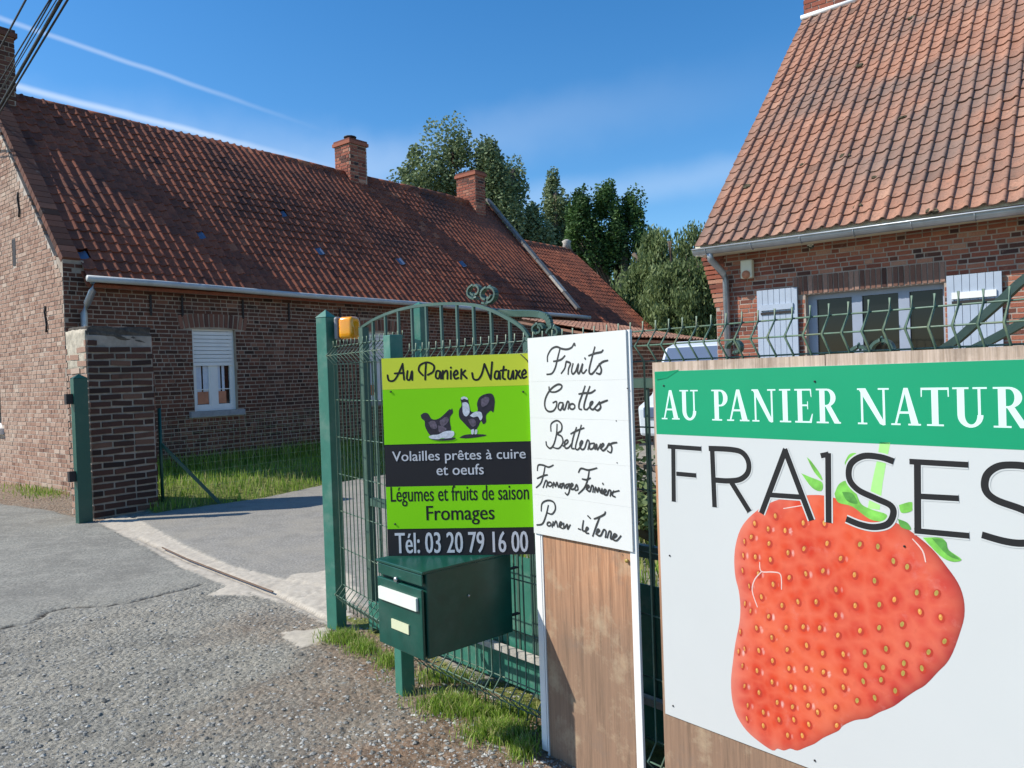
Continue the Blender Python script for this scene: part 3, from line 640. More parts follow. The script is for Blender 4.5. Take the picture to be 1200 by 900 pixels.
# flat and arched heads of upright bricks
def soldier(parent, P, D, Nn, u0, u1, z, h, mat, n, rise=0, proud=.012, tilt=0):
    D3, N3 = Vector((*D, 0)), Vector((*Nn, 0)); um = (u0+u1)/2; wd = (u1-u0)/n
    R = Matrix((D3, -N3, Vector((0, 0, 1)))).transposed().to_4x4(); V = variants('brick'+mat.name, unit_brick, mat)
    for i in range(n):
        u = u0+(i+.5)*wd; k = (u-um)/((u1-u0)/2); zz = z+h/2+rise*(1-k*k)
        pos = Vector((P[0], P[1], 0))+D3*(u+k*tilt*.5)+N3*(proud-.03)+Vector((0, 0, zz))
        m4 = Matrix.Translation(pos) @ R @ Matrix.Rotation(k*tilt, 4, 'Y') @ Matrix.Diagonal((wd-.014, .06, h-.01, 1))
        link('brick', V[int(rand_tint()*9.9)], parent, m4)
M['brick_arch'] = tinted('brown arch brick', [(0, (.10, .05, .04)), (.5, (.22, .10, .07)), (1, (.32, .17, .12))])
for W in (WIN1, WIN2): soldier(FH, HC, F, nF, W[0]-.13, W[1]+.13, W[3]-.02, .24, M['brick_arch'], 14, .05, tilt=.22)
M['brick_orange'] = tinted('orange arch brick', [(0, (.5, .2, .11)), (1, (.66, .3, .17))])
soldier(FH, HC, Gd, nG, WG[0]-.05, WG[1]+.05, WG[3], .2, M['brick_orange'], 13)
# windows
def farm_window(W, lab=None):
    u0, u1, z0, z1 = W; g = .10
    fr = MB(); D = Vector((*F, 0)); Nn = Vector((*nF, 0)); 
    def bx(mb, a, b, s0, s1, g0, g1): mb.box((P2(a, (g0+g1)/2, (s0+s1)/2)+P2(b, (g0+g1)/2, (s0+s1)/2))/2, D*(b-a)/2, Nn*(g1-g0)/2, (0, 0, (s1-s0)/2))
    zc = z0+(z1-z0)*.56
    bx(fr, u0, u0+.06, z0, z1+.04, .07, .13); bx(fr, u1-.06, u1, z0, z1+.04, .07, .13); bx(fr, u0+.06, u1-.06, z0, z0+.07, .07, .13)
    um = (u0+u1)/2; bx(fr, um-.055, um+.055, z0+.07, zc, .075, .135); bx(fr, u0+.06, um-.055, z0+.07, z0+.11, .08, .13); bx(fr, um+.055, u1-.06, z0+.07, z0+.11, .08, .13)
    for a in (u0+.06, um+.055): bx(fr, a, a+.03, z0+.11, zc, .08, .13); bx(fr, a+(um-.055-u0-.06)-.03, a+(um-.055-u0-.06), z0+.11, zc, .08, .13)
    bx(fr, u0+.06, um-.055, z0+.36, z0+.375, .085, .115); bx(fr, um+.055, u1-.06, z0+.36, z0+.375, .085, .115)
    w_ = fr.build('window', M['white'], FH)
    sh = MB(); k = z1+.03; n = 9
    while k > zc: bx(sh, u0+.03, u1-.03, k-.062, k-.004, .055, .075); k -= .066
    sh.build('roller_shutter', M['white'], w_)
    pn = MB(); bx(pn, u0+.06, u1-.06, z0+.07, zc, .11, .114); pn.build('pane', M['glass'], w_)
    for a, b in ((u0+.10, u0+.19), (u0+.22, um-.085), (um+.085, um+.14), (um+.17, um+.22)): cu = MB(); bx(cu, a, b, z0+.12, zc-.01, .100, .1035); cu.build('curtain', M['curtain'], w_)
    for a, b in ((u0+.11, um-.09), (um+.09, um+.24)): cu = MB(); bx(cu, a, b, z0+.12, z0+.33, .0955, .0985); cu.build('painted_reflection', M['terracotta'], w_)  # orange strips painted as the reflection of a sunlit brick building opposite
    s = MB(); bx(s, u0-.1, u1+.1, z0-.1, z0-.004, -.07, .07); s.build('sill', M['stone_sill'], w_)
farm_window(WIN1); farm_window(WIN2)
# gable window
def Bg(mb, a, b, s0, s1, f0, f1): mb.box((P2((f0+f1)/2, a, (s0+s1)/2)+P2((f0+f1)/2, b, (s0+s1)/2))/2, Vector((*Gd, 0))*(b-a)/2, Vector((*F, 0))*(f1-f0)/2, (0, 0, (s1-s0)/2))
mb = MB(); Bg(mb, WG[0], WG[0]+.07, WG[2], WG[3], .08, .14); Bg(mb, WG[1]-.07, WG[1], WG[2], WG[3], .08, .14); Bg(mb, WG[0]+.07, WG[1]-.07, WG[3]-.07, WG[3], .08, .14); Bg(mb, WG[0]+.07, WG[1]-.07, WG[2], WG[2]+.07, .08, .14); Bg(mb, (WG[0]+WG[1])/2-.03, (WG[0]+WG[1])/2+.03, WG[2]+.07, WG[3]-.07, .08, .14)
gw_ = mb.build('window', M['white'], FH)
mb = MB(); Bg(mb, WG[0]+.07, WG[1]-.07, WG[2]+.07, WG[3]-.07, .12, .124); mb.build('pane', M['glass'], gw_)
mb = MB(); Bg(mb, WG[0]-.1, WG[1]+.08, WG[2]-.11, WG[2]-.004, -.07, .08); mb.build('sill', M['white'], gw_)
# attic slit and iron anchors
mb = MB(); Bg(mb, 1.80, 1.93, 3.62, 4.05, -.006, .001); mb.build('vent_opening', M['iron'], FH)
mb = MB()
def anchor(u, g, z, s=.17, facade=True):
    mb = MB(); 
    if facade: mb.bar(P2(u, -.02, z-s), P2(u, -.02, z+s), .03, .02)
    else:
        mb.tube([P2(-.02, g+dx, z+dz) for dx, dz in ((.0, -s), (-.03, -s*.5), (.0, 0), (.03, s*.5), (0, s))], .014, 6)
    mb.build('wall_anchor', M['iron'], FH)
for (px, py) in ((176, 358), (213, 358), (284, 362), (338, 366), (398, 372), (418, 376), (500, 380)):
    u, z = Plane(HC, F).uv(px, py); anchor(u, 0, z)
for (px, py) in ((23, 240), (55, 374)):
    g, z = Plane(HC, Gd).uv(px, py); anchor(0, g, z, .2, False)
# roof
upv = (Vector((*Gd, 0))*HALF+Vector((0, 0, ZR-ZE))).normalized(); SL = math.hypot(HALF+.2, (ZR-ZE)*(HALF+.2)/HALF)
E0 = P2(.26, -.20, ZE-.2*slope+.10); sl_len = SL-.02
def tile_holes(pxs):
    out_ = []
    for (px, py) in pxs:
        n = Vector((*F, 0)).cross(upv).normalized(); d = ray(px, py); o = Vector((0, 0, CAM_H)); t_ = (E0-o).dot(n)/d.dot(n); q = o+d*t_-E0
        cols = int((LEN-.2)/.172); rows = int(sl_len/.225+.5)
        out_.append((int(q.dot(Vector((*F, 0)))/((LEN-.2)/cols)), int(q.dot(upv)/(sl_len/rows))))
    return out_
gt = tile_holes([(231, 276), (332, 252), (371, 293), (466, 305), (543, 313), (82, 297)])
roof_field(FH, E0, Vector((*F, 0)), upv, LEN-.2, sl_len, M['tile_old'], 300, None, holes=gt, wob=.018, tw=.172, tl=.225)
n_ = Vector((*F, 0)).cross(upv).normalized(); n_ = n_ if n_.z > 0 else -n_
Rr = Matrix((Vector((*F, 0)), upv, n_)).transposed().to_4x4()
gtm = pantile().mesh('glass_tile', mats=M['glass_tile'])
cols = int((LEN-.2)/.172); rows = int(sl_len/.225+.5)
for (c, r) in gt:
    pos = E0+Vector((*F, 0))*((c+.5)*(LEN-.2)/cols)+upv*(r*sl_len/rows)+n_*.02
    link('glass_tile', gtm, FH, Matrix.Translation(pos) @ Rr)
# roof underlay, back slope, verge at the gable
mb = MB(); a, b, c_, d_ = P2(0.26, -.19, ZE-.19*slope+.07), P2(LEN, -.19, ZE-.19*slope+.07), P2(LEN, HALF, ZR+.06), P2(.26, HALF, ZR+.06); mb.prism([a, b, c_, d_], (0, 0, -.05))
a, b, c_, d_ = P2(0.02, 2*HALF+.2, ZE-.2*slope+.12), P2(LEN, 2*HALF+.2, ZE-.2*slope+.12), P2(LEN, HALF+.001, ZR+.10), P2(.02, HALF+.001, ZR+.10); mb.prism([a, d_, c_, b], (0, 0, -.08))
mb.build('roof', M['tile_old'], FH)
mb = MB(); k = 0
vb = []
while k < 34:          # verge: bricks laid along the slope
    s0 = k*SL/34; p = P2(.12, -.02, ZE+.19)+upv*(s0+.1); Rm = Matrix((upv, Vector((*F, 0)).cross(upv)*-1, Vector((*F, 0)))).transposed().to_4x4()
    vb.append((Matrix.Translation(p-upv*.0) @ Rm, rand_tint(), (SL/34-.012, .10, .25))); k += 1
vb = [q for q in vb if q[0].translation.z < ZR+.05]
place_pieces(FH, 'verge_brick', vb, unit_brick, M['brick_dark'], 300)
# ridge tiles
rt = MB(); rt.tube([(-.19, 0, -.04), (.19, 0, -.04)], .11, 10); RTm = [None]
V = variants('ridge_tile', lambda: rt, M['tile_old'])
for i in range(int((LEN-.3)/.36)):
    p = P2(.45+i*.36, HALF, ZR+.08+math.sin(i*.5)*.012)
    link('ridge_tile', V[random.randrange(10)], FH, Matrix.Translation(p) @ Matrix((Vector((*F, 0)), Vector((*Gd, 0)), Vector((0, 0, 1)))).transposed().to_4x4() @ Matrix.Rotation(random.gauss(0, .02), 4, 'Y'))
# far parapet coping
mb = MB()
for k in range(7):
    a = P2(LEN, -.15, ZE-.05)+upv*(k*SL/7); b = P2(LEN, -.15, ZE-.05)+upv*((k+1)*SL/7-.02); mb2 = MB(); mb2.bar(a+Vector((0, 0, .14)), b+Vector((0, 0, .14)), .17, .07, up=n_, tint=.5); mb2.build('coping_stone', M['coping_dark'] if k not in (1,) else M['concrete'], FH)
# gutter & downpipe
ga, gb_ = P2(.22, -.30, 3.20), P2(LEN+.35, -.30, 3.12)
mb = MB(); mb.tube([ga.lerp(gb_, i/12)+Vector((0, 0, math.sin(i*1.3)*.006)) for i in range(13)], .050, 10); mb.build('gutter', M['gutter_pale'], FH)
mb = MB(); mb.tube([P2(.30, -.28, 3.17), P2(.30, -.27, 3.02), P2(.26, -.17, 2.84), P2(.24, -.09, 2.70), P2(.24, -.09, 0)], .05, 10); mb.build('downpipe', M['zinc'], FH)
# chimneys
add_chimney(FH, P2(.20, HALF, 0)[:2], F, Gd, .20, .36, ZR-.6, 7.80, M['brick_dark'], False)
add_chimney(FH, P2(8.05, HALF, 0)[:2], F, Gd, .27, .30, ZR-.5, 7.58, M['brick_new'], True, 'bright red brick chimney on the ridge')
add_chimney(FH, P2(12.6, HALF, 0)[:2], F, Gd, .22, .38, ZR-.5, 7.62, M['brick_new'], False)

# ================================================================== LOWER OUTBUILDING
OB = thing('outbuilding', 'lower tiled outbuilding joined to the far end of the farmhouse', 'outbuilding', P2(LEN+.3, 0, 0))
u0, u1, zr2, ze2 = LEN+.16, LEN+4.3, 5.80, 2.95
sl2 = (zr2-ze2)/HALF
mb = MB(); mb.prism([P2(u0, .05, -.1), P2(u0, .05, ze2), P2(u0, HALF, zr2-.04), P2(u0, 2*HALF, ze2), P2(u0, 2*HALF, -.1)], Vector((*F, 0))*(u1-u0-.15)); mb.build('wall', M['mortar_grey'], OB)
fb = courses(P2(u0, .05, 0)[:2], F, nF, u1-u0-.15, 0, lambda u: ze2-.1); place_pieces(OB, 'brick', fb, unit_brick, M['brick_dark'], 0)
up2 = (Vector((*Gd, 0))*HALF+Vector((0, 0, zr2-ze2))).normalized(); SL2 = math.hypot(HALF+.2, sl2*(HALF+.2))
mb = MB(); mb.prism([P2(u0, -.2, ze2-.2*sl2+.03), P2(u1, -.2, ze2-.2*sl2+.03), P2(u1, HALF, zr2+.03), P2(u0, HALF, zr2+.03)], (0, 0, -.06)); mb.prism([P2(u0, 2*HALF+.2, ze2-.2*sl2+.05), P2(u0, HALF+.001, zr2+.05), P2(u1, HALF+.001, zr2+.05), P2(u1, 2*HALF+.2, ze2-.2*sl2+.05)], (0, 0, -.06)); mb.build('roof', M['tile_old'], OB)
roof_field(OB, P2(u0, -.22, ze2-.22*sl2+.06), Vector((*F, 0)), up2, u1-u0, SL2, M['tile_old'], 0, wob=.01)
for k in range(11):
    link('ridge_tile', V[random.randrange(10)], OB, Matrix.Translation(P2(u0+.2+k*.38, HALF, zr2+.08)) @ Matrix((Vector((*F, 0)), Vector((*Gd, 0)), Vector((0, 0, 1)))).transposed().to_4x4())
for u in (u0+.5, u1-.15):
    mb = MB(); p = P2(u, HALF, zr2+.1); mb.tube([p, p+Vector((0, 0, .2)), p+Vector((0, 0, .28)), p+Vector((0, 0, .34))], [.16, .13, .17, .06], 10); mb.build('roof_finial', M['concrete'], OB)

# low shed seen over the fence
SH0 = Vector((2.35, 15.9, -.12)); Fv, Gv = Vector((*F, 0)), Vector((*Gd, 0))
SH = thing('shed', 'low brown brick shed with a thin tiled roof behind the mesh fence', 'shed', SH0)
mb = MB(); mb.box(SH0+Fv*1.75+Gv*1.3+Vector((0, 0, 1.13)), Fv*1.75, Gv*1.3, (0, 0, 1.18)); mb.build('wall', M['mortar_grey'], SH)
place_pieces(SH, 'brick', courses(SH0[:2], F, nF, 3.5, 0, lambda u: 2.3), unit_brick, M['brick_dark'], 0)
mb = MB(); mb.prism([SH0-Gv*.15-Fv*.1+Vector((0, 0, 2.32)), SH0-Gv*.15+Fv*3.6+Vector((0, 0, 2.32)), SH0+Gv*2.7+Fv*3.6+Vector((0, 0, 2.9)), SH0+Gv*2.7-Fv*.1+Vector((0, 0, 2.9))], (0, 0, -.05)); mb.build('roof', M['tile_new'], SH)
roof_field(SH, SH0-Gv*.18-Fv*.1+Vector((0, 0, 2.34)), Fv, (Gv*2.85+Vector((0, 0, .58))).normalized(), 3.7, 2.9, M['tile_new'], 0)

# ================================================================== RIGHT HOUSE
C2 = Vector((2.69, 10.0, 0)); D2 = -Gv; B2 = Fv; N2 = -Fv       # facade along D2, depth along B2
RH = thing('brick_house', 'red brick house with steep orange pantile roof and pale blue shutters', 'house', C2)
def Q(t, g, z, n=0): return C2+D2*t+B2*g+N2*n+Vector((0, 0, z))
L2, DEP, ZE2, ZR2 = 6.2, 5.0, 3.0, 7.95
WR = (1.14, 2.62, 1.0, 2.40)
mb = MB()
def rw(mb, a, b, s0, s1): mb.box((Q(a, .15, (s0+s1)/2)+Q(b, .15, (s0+s1)/2))/2, D2*(b-a)/2, B2*.15, (0, 0, (s1-s0)/2))
wall_strip(mb, rw, L2, -.1, ZE2+.1, [WR])
mb.prism([Q(0, .30, -.1), Q(0, .30, ZE2+.1), Q(0, DEP, ZR2-.25), Q(0, 2*DEP, ZE2), Q(0, 2*DEP, -.1)], D2*.3); mb.prism([Q(L2-.3, .30, -.1), Q(L2-.3, .30, ZE2+.1), Q(L2-.3, DEP, ZR2-.25), Q(L2-.3, 2*DEP, ZE2), Q(L2-.3, 2*DEP, -.1)], D2*.3)
mb.build('wall', M['mortar_new'], RH)
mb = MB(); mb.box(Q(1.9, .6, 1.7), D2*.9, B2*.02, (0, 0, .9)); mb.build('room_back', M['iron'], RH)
fb = courses(C2[:2], D2[:2], N2[:2], L2, 0, lambda u: ZE2+.12, ch=.056, bl=.168, jt=.014, bond='flemish', depth=.04, holes=[WR, (WR[0]-.14, WR[1]+.02, WR[3], WR[3]+.215)])
fb += courses(Q(0, 10, 0)[:2], (-B2)[:2], (-D2)[:2], 10, 0, lambda u: ZE2+.0, ch=.056, bl=.168, jt=.014, bond='flemish', depth=.04)
place_pieces(RH, 'brick', fb, unit_brick, M['brick_new'], 300, lambda x, y: y < 425)
soldier(RH, C2, D2[:2], N2[:2], WR[0]-.14, WR[1]+.02, WR[3]+.004, .225, M['brick_soldier'], 28)
# corbelled brick corner under the eave
for i in range(12):
    wd = .0165*(i+1); z = ZE2-.66+i*.0615
    mb = MB(); mb.box(Q(-wd/2+.06, .10, z+.03), D2*(wd/2+.06), B2*.11, (0, 0, .0235), rand_tint()); mb.build('corbel_brick', M['brick_new'], RH)
# window with three lights
def bxr(mb, a, b, s0, s1, g0, g1): mb.box((Q(a, (g0+g1)/2, (s0+s1)/2)+Q(b, (g0+g1)/2, (s0+s1)/2))/2, D2*(b-a)/2, B2*(g1-g0)/2, (0, 0, (s1-s0)/2))
fr = MB(); bxr(fr, WR[0], WR[0]+.10, WR[2], WR[3], .10, .17); bxr(fr, WR[1]-.03, WR[1], WR[2], WR[3], .10, .17); bxr(fr, WR[0]+.1, WR[1]-.03, WR[3]-.06, WR[3], .10, .17); bxr(fr, WR[0]+.1, WR[1]-.03, WR[2], WR[2]+.07, .10, .17)
U = Plane(C2[:2], D2[:2]).uv
edges = [U(p, 370)[0] for p in (958, 996, 1008, 1051, 1064, 1108)]
bxr(fr, edges[1], edges[2], WR[2]+.07, WR[3]-.06, .095, .165); bxr(fr, edges[3], edges[4], WR[2]+.07, WR[3]-.06, .095, .165)
wn = fr.build('window', M['frame_blue'], RH)
for a, b in ((WR[0]+.1, edges[1]), (edges[2], edges[3]), (edges[4], WR[1]-.03)):
    mb = MB(); bxr(mb, a, b, WR[2]+.07, WR[3]-.06, .13, .135); mb.build('pane', M['glass'], wn)
mb = MB(); bxr(mb, WR[0]-.1, WR[1]+.1, WR[2]-.1, WR[2]-.004, -.06, .09); mb.build('sill', M['stone_sill'], wn)
def shutter(t0, t1, z0, z1, bar=True):
    sh = MB(); sh.box(Q((t0+t1)/2, 0, (z0+z1)/2, .022), D2*((t1-t0)/2-.005), N2*.008, (0, 0, (z1-z0)/2-.004)); s = sh.build('shutter', M['shutter'], RH)
    n = 7; wd = (t1-t0)/n
    for i in range(n):
        mb = MB(); mb.box(Q(t0+(i+.5)*wd, 0, (z0+z1)/2, .042), D2*(wd/2-.002), N2*.012, (0, 0, (z1-z0)/2), .5); mb.build('plank', M['shutter'], s, bevel=.002)
    for z in ((z1-.22, z1-.95) if bar else ()):
        mb = MB(); mb.box(Q((t0+t1)/2, 0, z, .062), D2*((t1-t0)/2-.05), N2*.010, (0, 0, .035)); mb.build('batten', M['white'] if t0 > 2 else M['shutter'], s)
        mb = MB(); mb.box(Q((t0+t1)/2, 0, z-.07, .060), D2*((t1-t0)/2-.05), N2*.006, (0, 0, .015)); mb.build('strap_hinge', M['iron'], s)
shutter(.56, 1.06, 1.02, 2.50); shutter(2.65, 3.16, 1.02, 2.46)
# gutter, fascia, downpipe
ga, gb_ = Q(-.10, 0, 3.05, .385), Q(L2+.1, 0, 3.01, .385)
mb = MB(); nseg = 10; prof = [(math.cos(a)*.068, math.sin(a)*.068) for a in np.linspace(PI, 2*PI, 9)]
vs = []; 
for p in (ga, gb_): vs += [p+N2*x+Vector((0, 0, z)) for x, z in prof]+[p+N2*x*.93+Vector((0, 0, z*.93+.001)) for x, z in prof[::-1]]
k = len(prof)*2; mb.add(vs, [(i, (i+1) % k, (i+1) % k+k, i+k) for i in range(k)]+[tuple(range(k))[::-1], tuple(range(k, 2*k))], smooth=False)
mb.tube([ga+N2*.072+Vector((0, 0, .004)), gb_+N2*.072+Vector((0, 0, .004))], .011, 6)
for e in (ga, ): mb.prism([e+N2*x+Vector((0, 0, z)) for x, z in prof], D2*.004)
gt_ = mb.build('gutter', M['zinc'], RH)
for i in range(11):
    c = ga.lerp(gb_, (i+.3)/11); vs = []
    mb = MB(); mb.tube([c+N2*math.cos(a)*.073+Vector((0, 0, math.sin(a)*.073)) for a in np.linspace(PI, 2*PI, 9)], .007, 4); mb.build('gutter_bracket', M['zinc'], gt_)
mb = MB(); mb.box(Q(L2/2-.05, 0, 3.02, .155), D2*(L2/2+.07), N2*.14, (0, 0, .02)); mb.box(Q(L2/2-.05, 0, 3.06, .30), D2*(L2/2+.07), N2*.012, (0, 0, .07)); mb.build('fascia', M['cream'], RH)
mb = MB(); mb.tube([Q(.10, 0, 3.00, .385), Q(.10, 0, 2.92, .35), Q(.16, 0, 2.76, .12), Q(.17, 0, 2.66, .07), Q(.17, 0, 0, .07)], .042, 10); mb.build('downpipe', M['zinc'], RH)
# roof
up3 = (B2*DEP+Vector((0, 0, ZR2-3.06))).normalized(); E3 = Q(-.09, 0, 3.08, .36); SL3 = math.hypot(DEP+.36, (ZR2-3.06)*(DEP+.36)/DEP)
roof_field(RH, E3, D2, up3, L2+.3, SL3, M['tile_new'], 300, lambda x, y: True, wob=.004)
mb = MB(); nn = B2.cross(D2); e = E3-Vector((0, 0, .03)); mb.prism([e+B2*.02, e+D2*(L2+.3)+B2*.02, e+D2*(L2+.3)+up3*SL3, e+up3*SL3], (0, 0, -.06))
r_ = Q(-.09, DEP+.004, ZR2+.06); mb.prism([r_, r_+D2*(L2+.3), Q(L2+.15, 2*DEP+.2, 2.95), Q(-.09, 2*DEP+.2, 2.95)], (0, 0, -.08)); mb.build('roof', M['tile_new'], RH)
V3 = variants('ridge_tile_new', lambda: rt, M['tile_new'])
for i in range(18): link('ridge_tile', V3[i % 10], RH, Matrix.Translation(Q(-.0+i*.36, DEP, ZR2+.12)) @ Matrix((D2, B2, Vector((0, 0, 1)))).transposed().to_4x4())
cz = add_chimney(RH, Q(.33, DEP-.42, 0)[:2], D2[:2], B2[:2], .42, .42, ZR2-.7, ZR2+.9, M['brick_new'], False, mort='mortar_new')
mb = MB(); zr_ = lambda g: 3.08+(g+.36)*.978+.07
mb.tube([Q(-.12, DEP-.90, zr_(DEP-.90)), Q(.33, DEP-.89, zr_(DEP-.89)), Q(.74, DEP-.88, zr_(DEP-.88)), Q(.80, DEP-.80, zr_(DEP-.80)), Q(.81, DEP-.3, zr_(DEP-.3))], .045, 6); mb.build('flashing', M['white'], RH)
for (px, py) in ((1029, 210), (1068, 24), (1006, 80), (942, 196), (875, 222), (990, 186), (1005, 246), (880, 145), (1092, 250), (1057, 142), (950, 292)):
    d = ray(px, py); n = D2.cross(up3).normalized(); o = Vector((0, 0, CAM_H)); t_ = (E3-o).dot(n)/d.dot(n); q = o+d*t_; n = n if n.z > 0 else -n
    mb = MB(); s = random.uniform(.025, .06)
    if (q-E3).dot(D2) < .05: continue
    for k in range(5): mb.box(q+D2*random.uniform(-s, s)+up3*random.uniform(-s, s)*.6+n*.035, D2*s*.45, up3*s*.35, n*.018)
    mb.build('moss_clump', M['moss'], RH)
# alarm box under the eave
tt, zz = U(878, 318); ab = thing('alarm_box', 'small cream box with an orange lens under the eave of the shuttered house', 'alarm box', Q(tt, 0, zz, .05))
mb = MB(); mb.box(Q(tt, 0, zz+.02, .06), D2*.075, N2*.045, (0, 0, .115)); mb.build('casing', M['cream'], ab, bevel=.015)
mb = MB(); mb.tube([Q(tt, 0, zz-.05, .107), Q(tt, 0, zz-.05, .118)], .052, 14); mb.build('lens', M['terracotta'], ab)

# ================================================================== BRICK PIER AND ITS GATE POST
K0 = Vector((-5.07, 9.19, 0)); PW, PD, PH = .80, .60, 2.26
PR = thing('brick_pier', 'stubby weathered brick gate pier with a crumbling rendered top beside the driveway', 'gate pier', K0)
mb = MB(); mb.box(K0+Fv*PW/2+Gv*PD/2+Vector((0, 0, PH/2-.05)), Fv*(PW/2-.006), Gv*(PD/2-.006), (0, 0, PH/2)); mb.build('core', M['mortar_pier'], PR, bevel=.01)
def ptop(u): return PH-.10+.03*math.sin(u*9)
M['brick_pier'] = tinted('shade darkened pier brick', [(0, (.03, .02, .018)), (.4, (.065, .035, .028)), (.8, (.11, .052, .038)), (1, (.18, .10, .07))], blotch=[(5, .58, .75, (.03, .026, .022), .6)])  # darker brick for the unlit front, shade put into its colour
pb = courses(K0[:2], F, nF, PW, 0, ptop, proud=.010, jit=.009, bl=.26, jt=.024, rnd=1.5, header=.3)
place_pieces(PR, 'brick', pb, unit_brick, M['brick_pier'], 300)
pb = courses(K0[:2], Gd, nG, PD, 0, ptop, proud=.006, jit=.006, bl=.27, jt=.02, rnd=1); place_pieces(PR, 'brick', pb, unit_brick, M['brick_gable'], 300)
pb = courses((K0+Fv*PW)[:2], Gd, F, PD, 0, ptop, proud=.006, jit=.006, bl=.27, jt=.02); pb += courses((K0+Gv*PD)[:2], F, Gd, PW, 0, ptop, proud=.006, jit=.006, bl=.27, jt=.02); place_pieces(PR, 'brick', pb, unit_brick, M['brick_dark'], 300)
import bmesh
def rock_block(name, c, X, Y, Z, mat, parent, amp=.02, sub=4, seed=0, rnd=.25):
    bm = bmesh.new(); bmesh.ops.create_cube(bm, size=2); bmesh.ops.subdivide_edges(bm, edges=bm.edges[:], cuts=sub, use_grid_fill=True)
    base = BASE[parent.name]
    for v in bm.verts:
        p = v.co.copy(); q = p.normalized()*1.25; p = p.lerp(q, rnd)
        k = seed+p.x*3.1+p.y*5.3+p.z*4.7; d = math.sin(k*2.1)*math.sin(k*3.7+p.y*4)*amp+random.uniform(-amp, amp)*.4
        w_ = Vector(c)+X*p.x+Y*p.y+Z*p.z; v.co = w_+(w_-Vector(c)).normalized()*d-base
    me = bpy.data.meshes.new(name); bm.to_mesh(me); bm.free(); me.materials.append(mat)
    for p in me.polygons: p.use_smooth = True
    at = me.attributes.new('tint', 'FLOAT', 'FACE'); return link(name, me, parent)
M['render_old'] = tinted('crumbling render', [(0, (.10, .085, .07)), (1, (.17, .145, .115))], gamt=.5, grain=25, blotch=[(4, .45, .6, (.05, .042, .038), .85), (9, .55, .7, (.26, .22, .17), .5)], bdist=.02)
rock_block('render_cap', K0+Fv*PW/2+Gv*PD/2+Vector((0, 0, PH-.05)), Fv*(PW/2-.012), Gv*(PD/2-.012), Vector((0, 0, .11)), M['render_old'], PR, .016, 9, 1, .10)
M['lichen'] = plain('pale render with lichen', (.50, .44, .34), .95, var=.35, scale=14, bstr=.8, dirt=.4)
rock_block('lichen_patch', K0+Gv*PD/2+Fv*.02+Vector((0, 0, PH-.22)), Fv*.025, Gv*(PD/2-.02), Vector((0, 0, .24)), M['lichen'], PR, .012, 8, 3, .14)

gpz = gp(99, 612)
def square_post(name, label, c, ax, ay, w1, w2, h, mat, cap=.05, group=None, deep=None):
    """c ground point at centre; ax, ay unit axes"""
    t_ = thing(name, label, 'gate post', c, group)
    c = Vector(c); mb = MB(); mb.box(c+Vector((0, 0, h/2-.05)), ax*w1/2, ay*w2/2, (0, 0, h/2+.05)); mb.build('shaft', mat, t_, bevel=.004)
    mb = MB(); b = [c+ax*a*(w1/2+.003)+ay*b_*(w2/2+.003)+Vector((0, 0, h)) for a, b_ in ((-1, -1), (1, -1), (1, 1), (-1, 1))]
    mb.add(b+[c+Vector((0, 0, h+cap))], [(0, 1, 4), (1, 2, 4), (2, 3, 4), (3, 0, 4), (3, 2, 1, 0)]); mb.build('cap', mat, t_)
    return t_
FD = Vector((*nrm(.66, -.751), 0)); FN = Vector((-FD.y, FD.x, 0)); FN = -FN if FN.y > 0 else FN     # fence direction and its normal towards the road
FN = Vector((-.751, -.66, 0)).normalized()
pp = square_post('gate_post', 'dark green steel gate post fixed in front of the brick pier', (gpz.x, gpz.y+.0, 0), Fv, Gv, .155, .10, 1.69, M['green_deep'])
for z in (1.45, .55):
    mb = MB(); mb.box(Vector((gpz.x, gpz.y+.02, z))-Fv*.12, Fv*.045, Gv*.03, (0, 0, .06)); mb.build('hinge_bracket', M['iron'], pp)
# near post
A0 = gp(391, 735.5); axA = Vector((*nrm(.85, -.525), 0)); ayA = Vector((-axA.y, axA.x, 0))
A0 = Vector((A0.x+.015, A0.y+.03, 0))
pa = square_post('gate_post', 'tall light green steel gate post carrying the orange warning light', A0, axA, ayA, .088, .088, 1.955, M['green'])
# orange beacon on its right face
bc = Plane(A0[:2], (1, 0)).uv(405, 385); BC = Vector((A0.x+bc[0]+.018, A0.y-.02, bc[1]))
BN = Vector((.93, -.36, 0)).normalized(); BT = Vector((-BN.y, BN.x, 0))
wb = thing('warning_light', 'orange flashing gate light fixed near the top of the light green post', 'warning light', BC)
mb = MB(); mb.box(BC-BN*.055, BN*.014, BT*.055, (0, 0, .072)); mb.build('housing', M['grey_plastic'], wb, bevel=.012)
bm = bmesh.new(); bmesh.ops.create_cube(bm, size=2); bmesh.ops.bevel(bm, geom=bm.edges[:], offset=.5, segments=4, profile=.6, affect='EDGES')
me = bpy.data.meshes.new('lens')
for v in bm.verts: v.co = BN*(v.co.x*.052+.012)+BT*v.co.y*.052+Vector((0, 0, v.co.z*.070*(1+.02*math.sin(v.co.x*12))))
bm.to_mesh(me); bm.free(); me.materials.append(M['amber']); at = me.attributes.new('tint', 'FLOAT', 'FACE')
for p in me.polygons: p.use_smooth = True
o = bpy.data.objects.new('lens', me); COL.objects.link(o); o.parent = wb; BASE[o.name] = BC
mb = MB(); mb.tube([BC-BN*.05-Vector((0, 0, .07)), BC-BN*.06-Vector((0, 0, .11)), BC-BN*.085-Vector((0, 0, .12))], .006, 6); mb.build('cable', M['black'], wb)

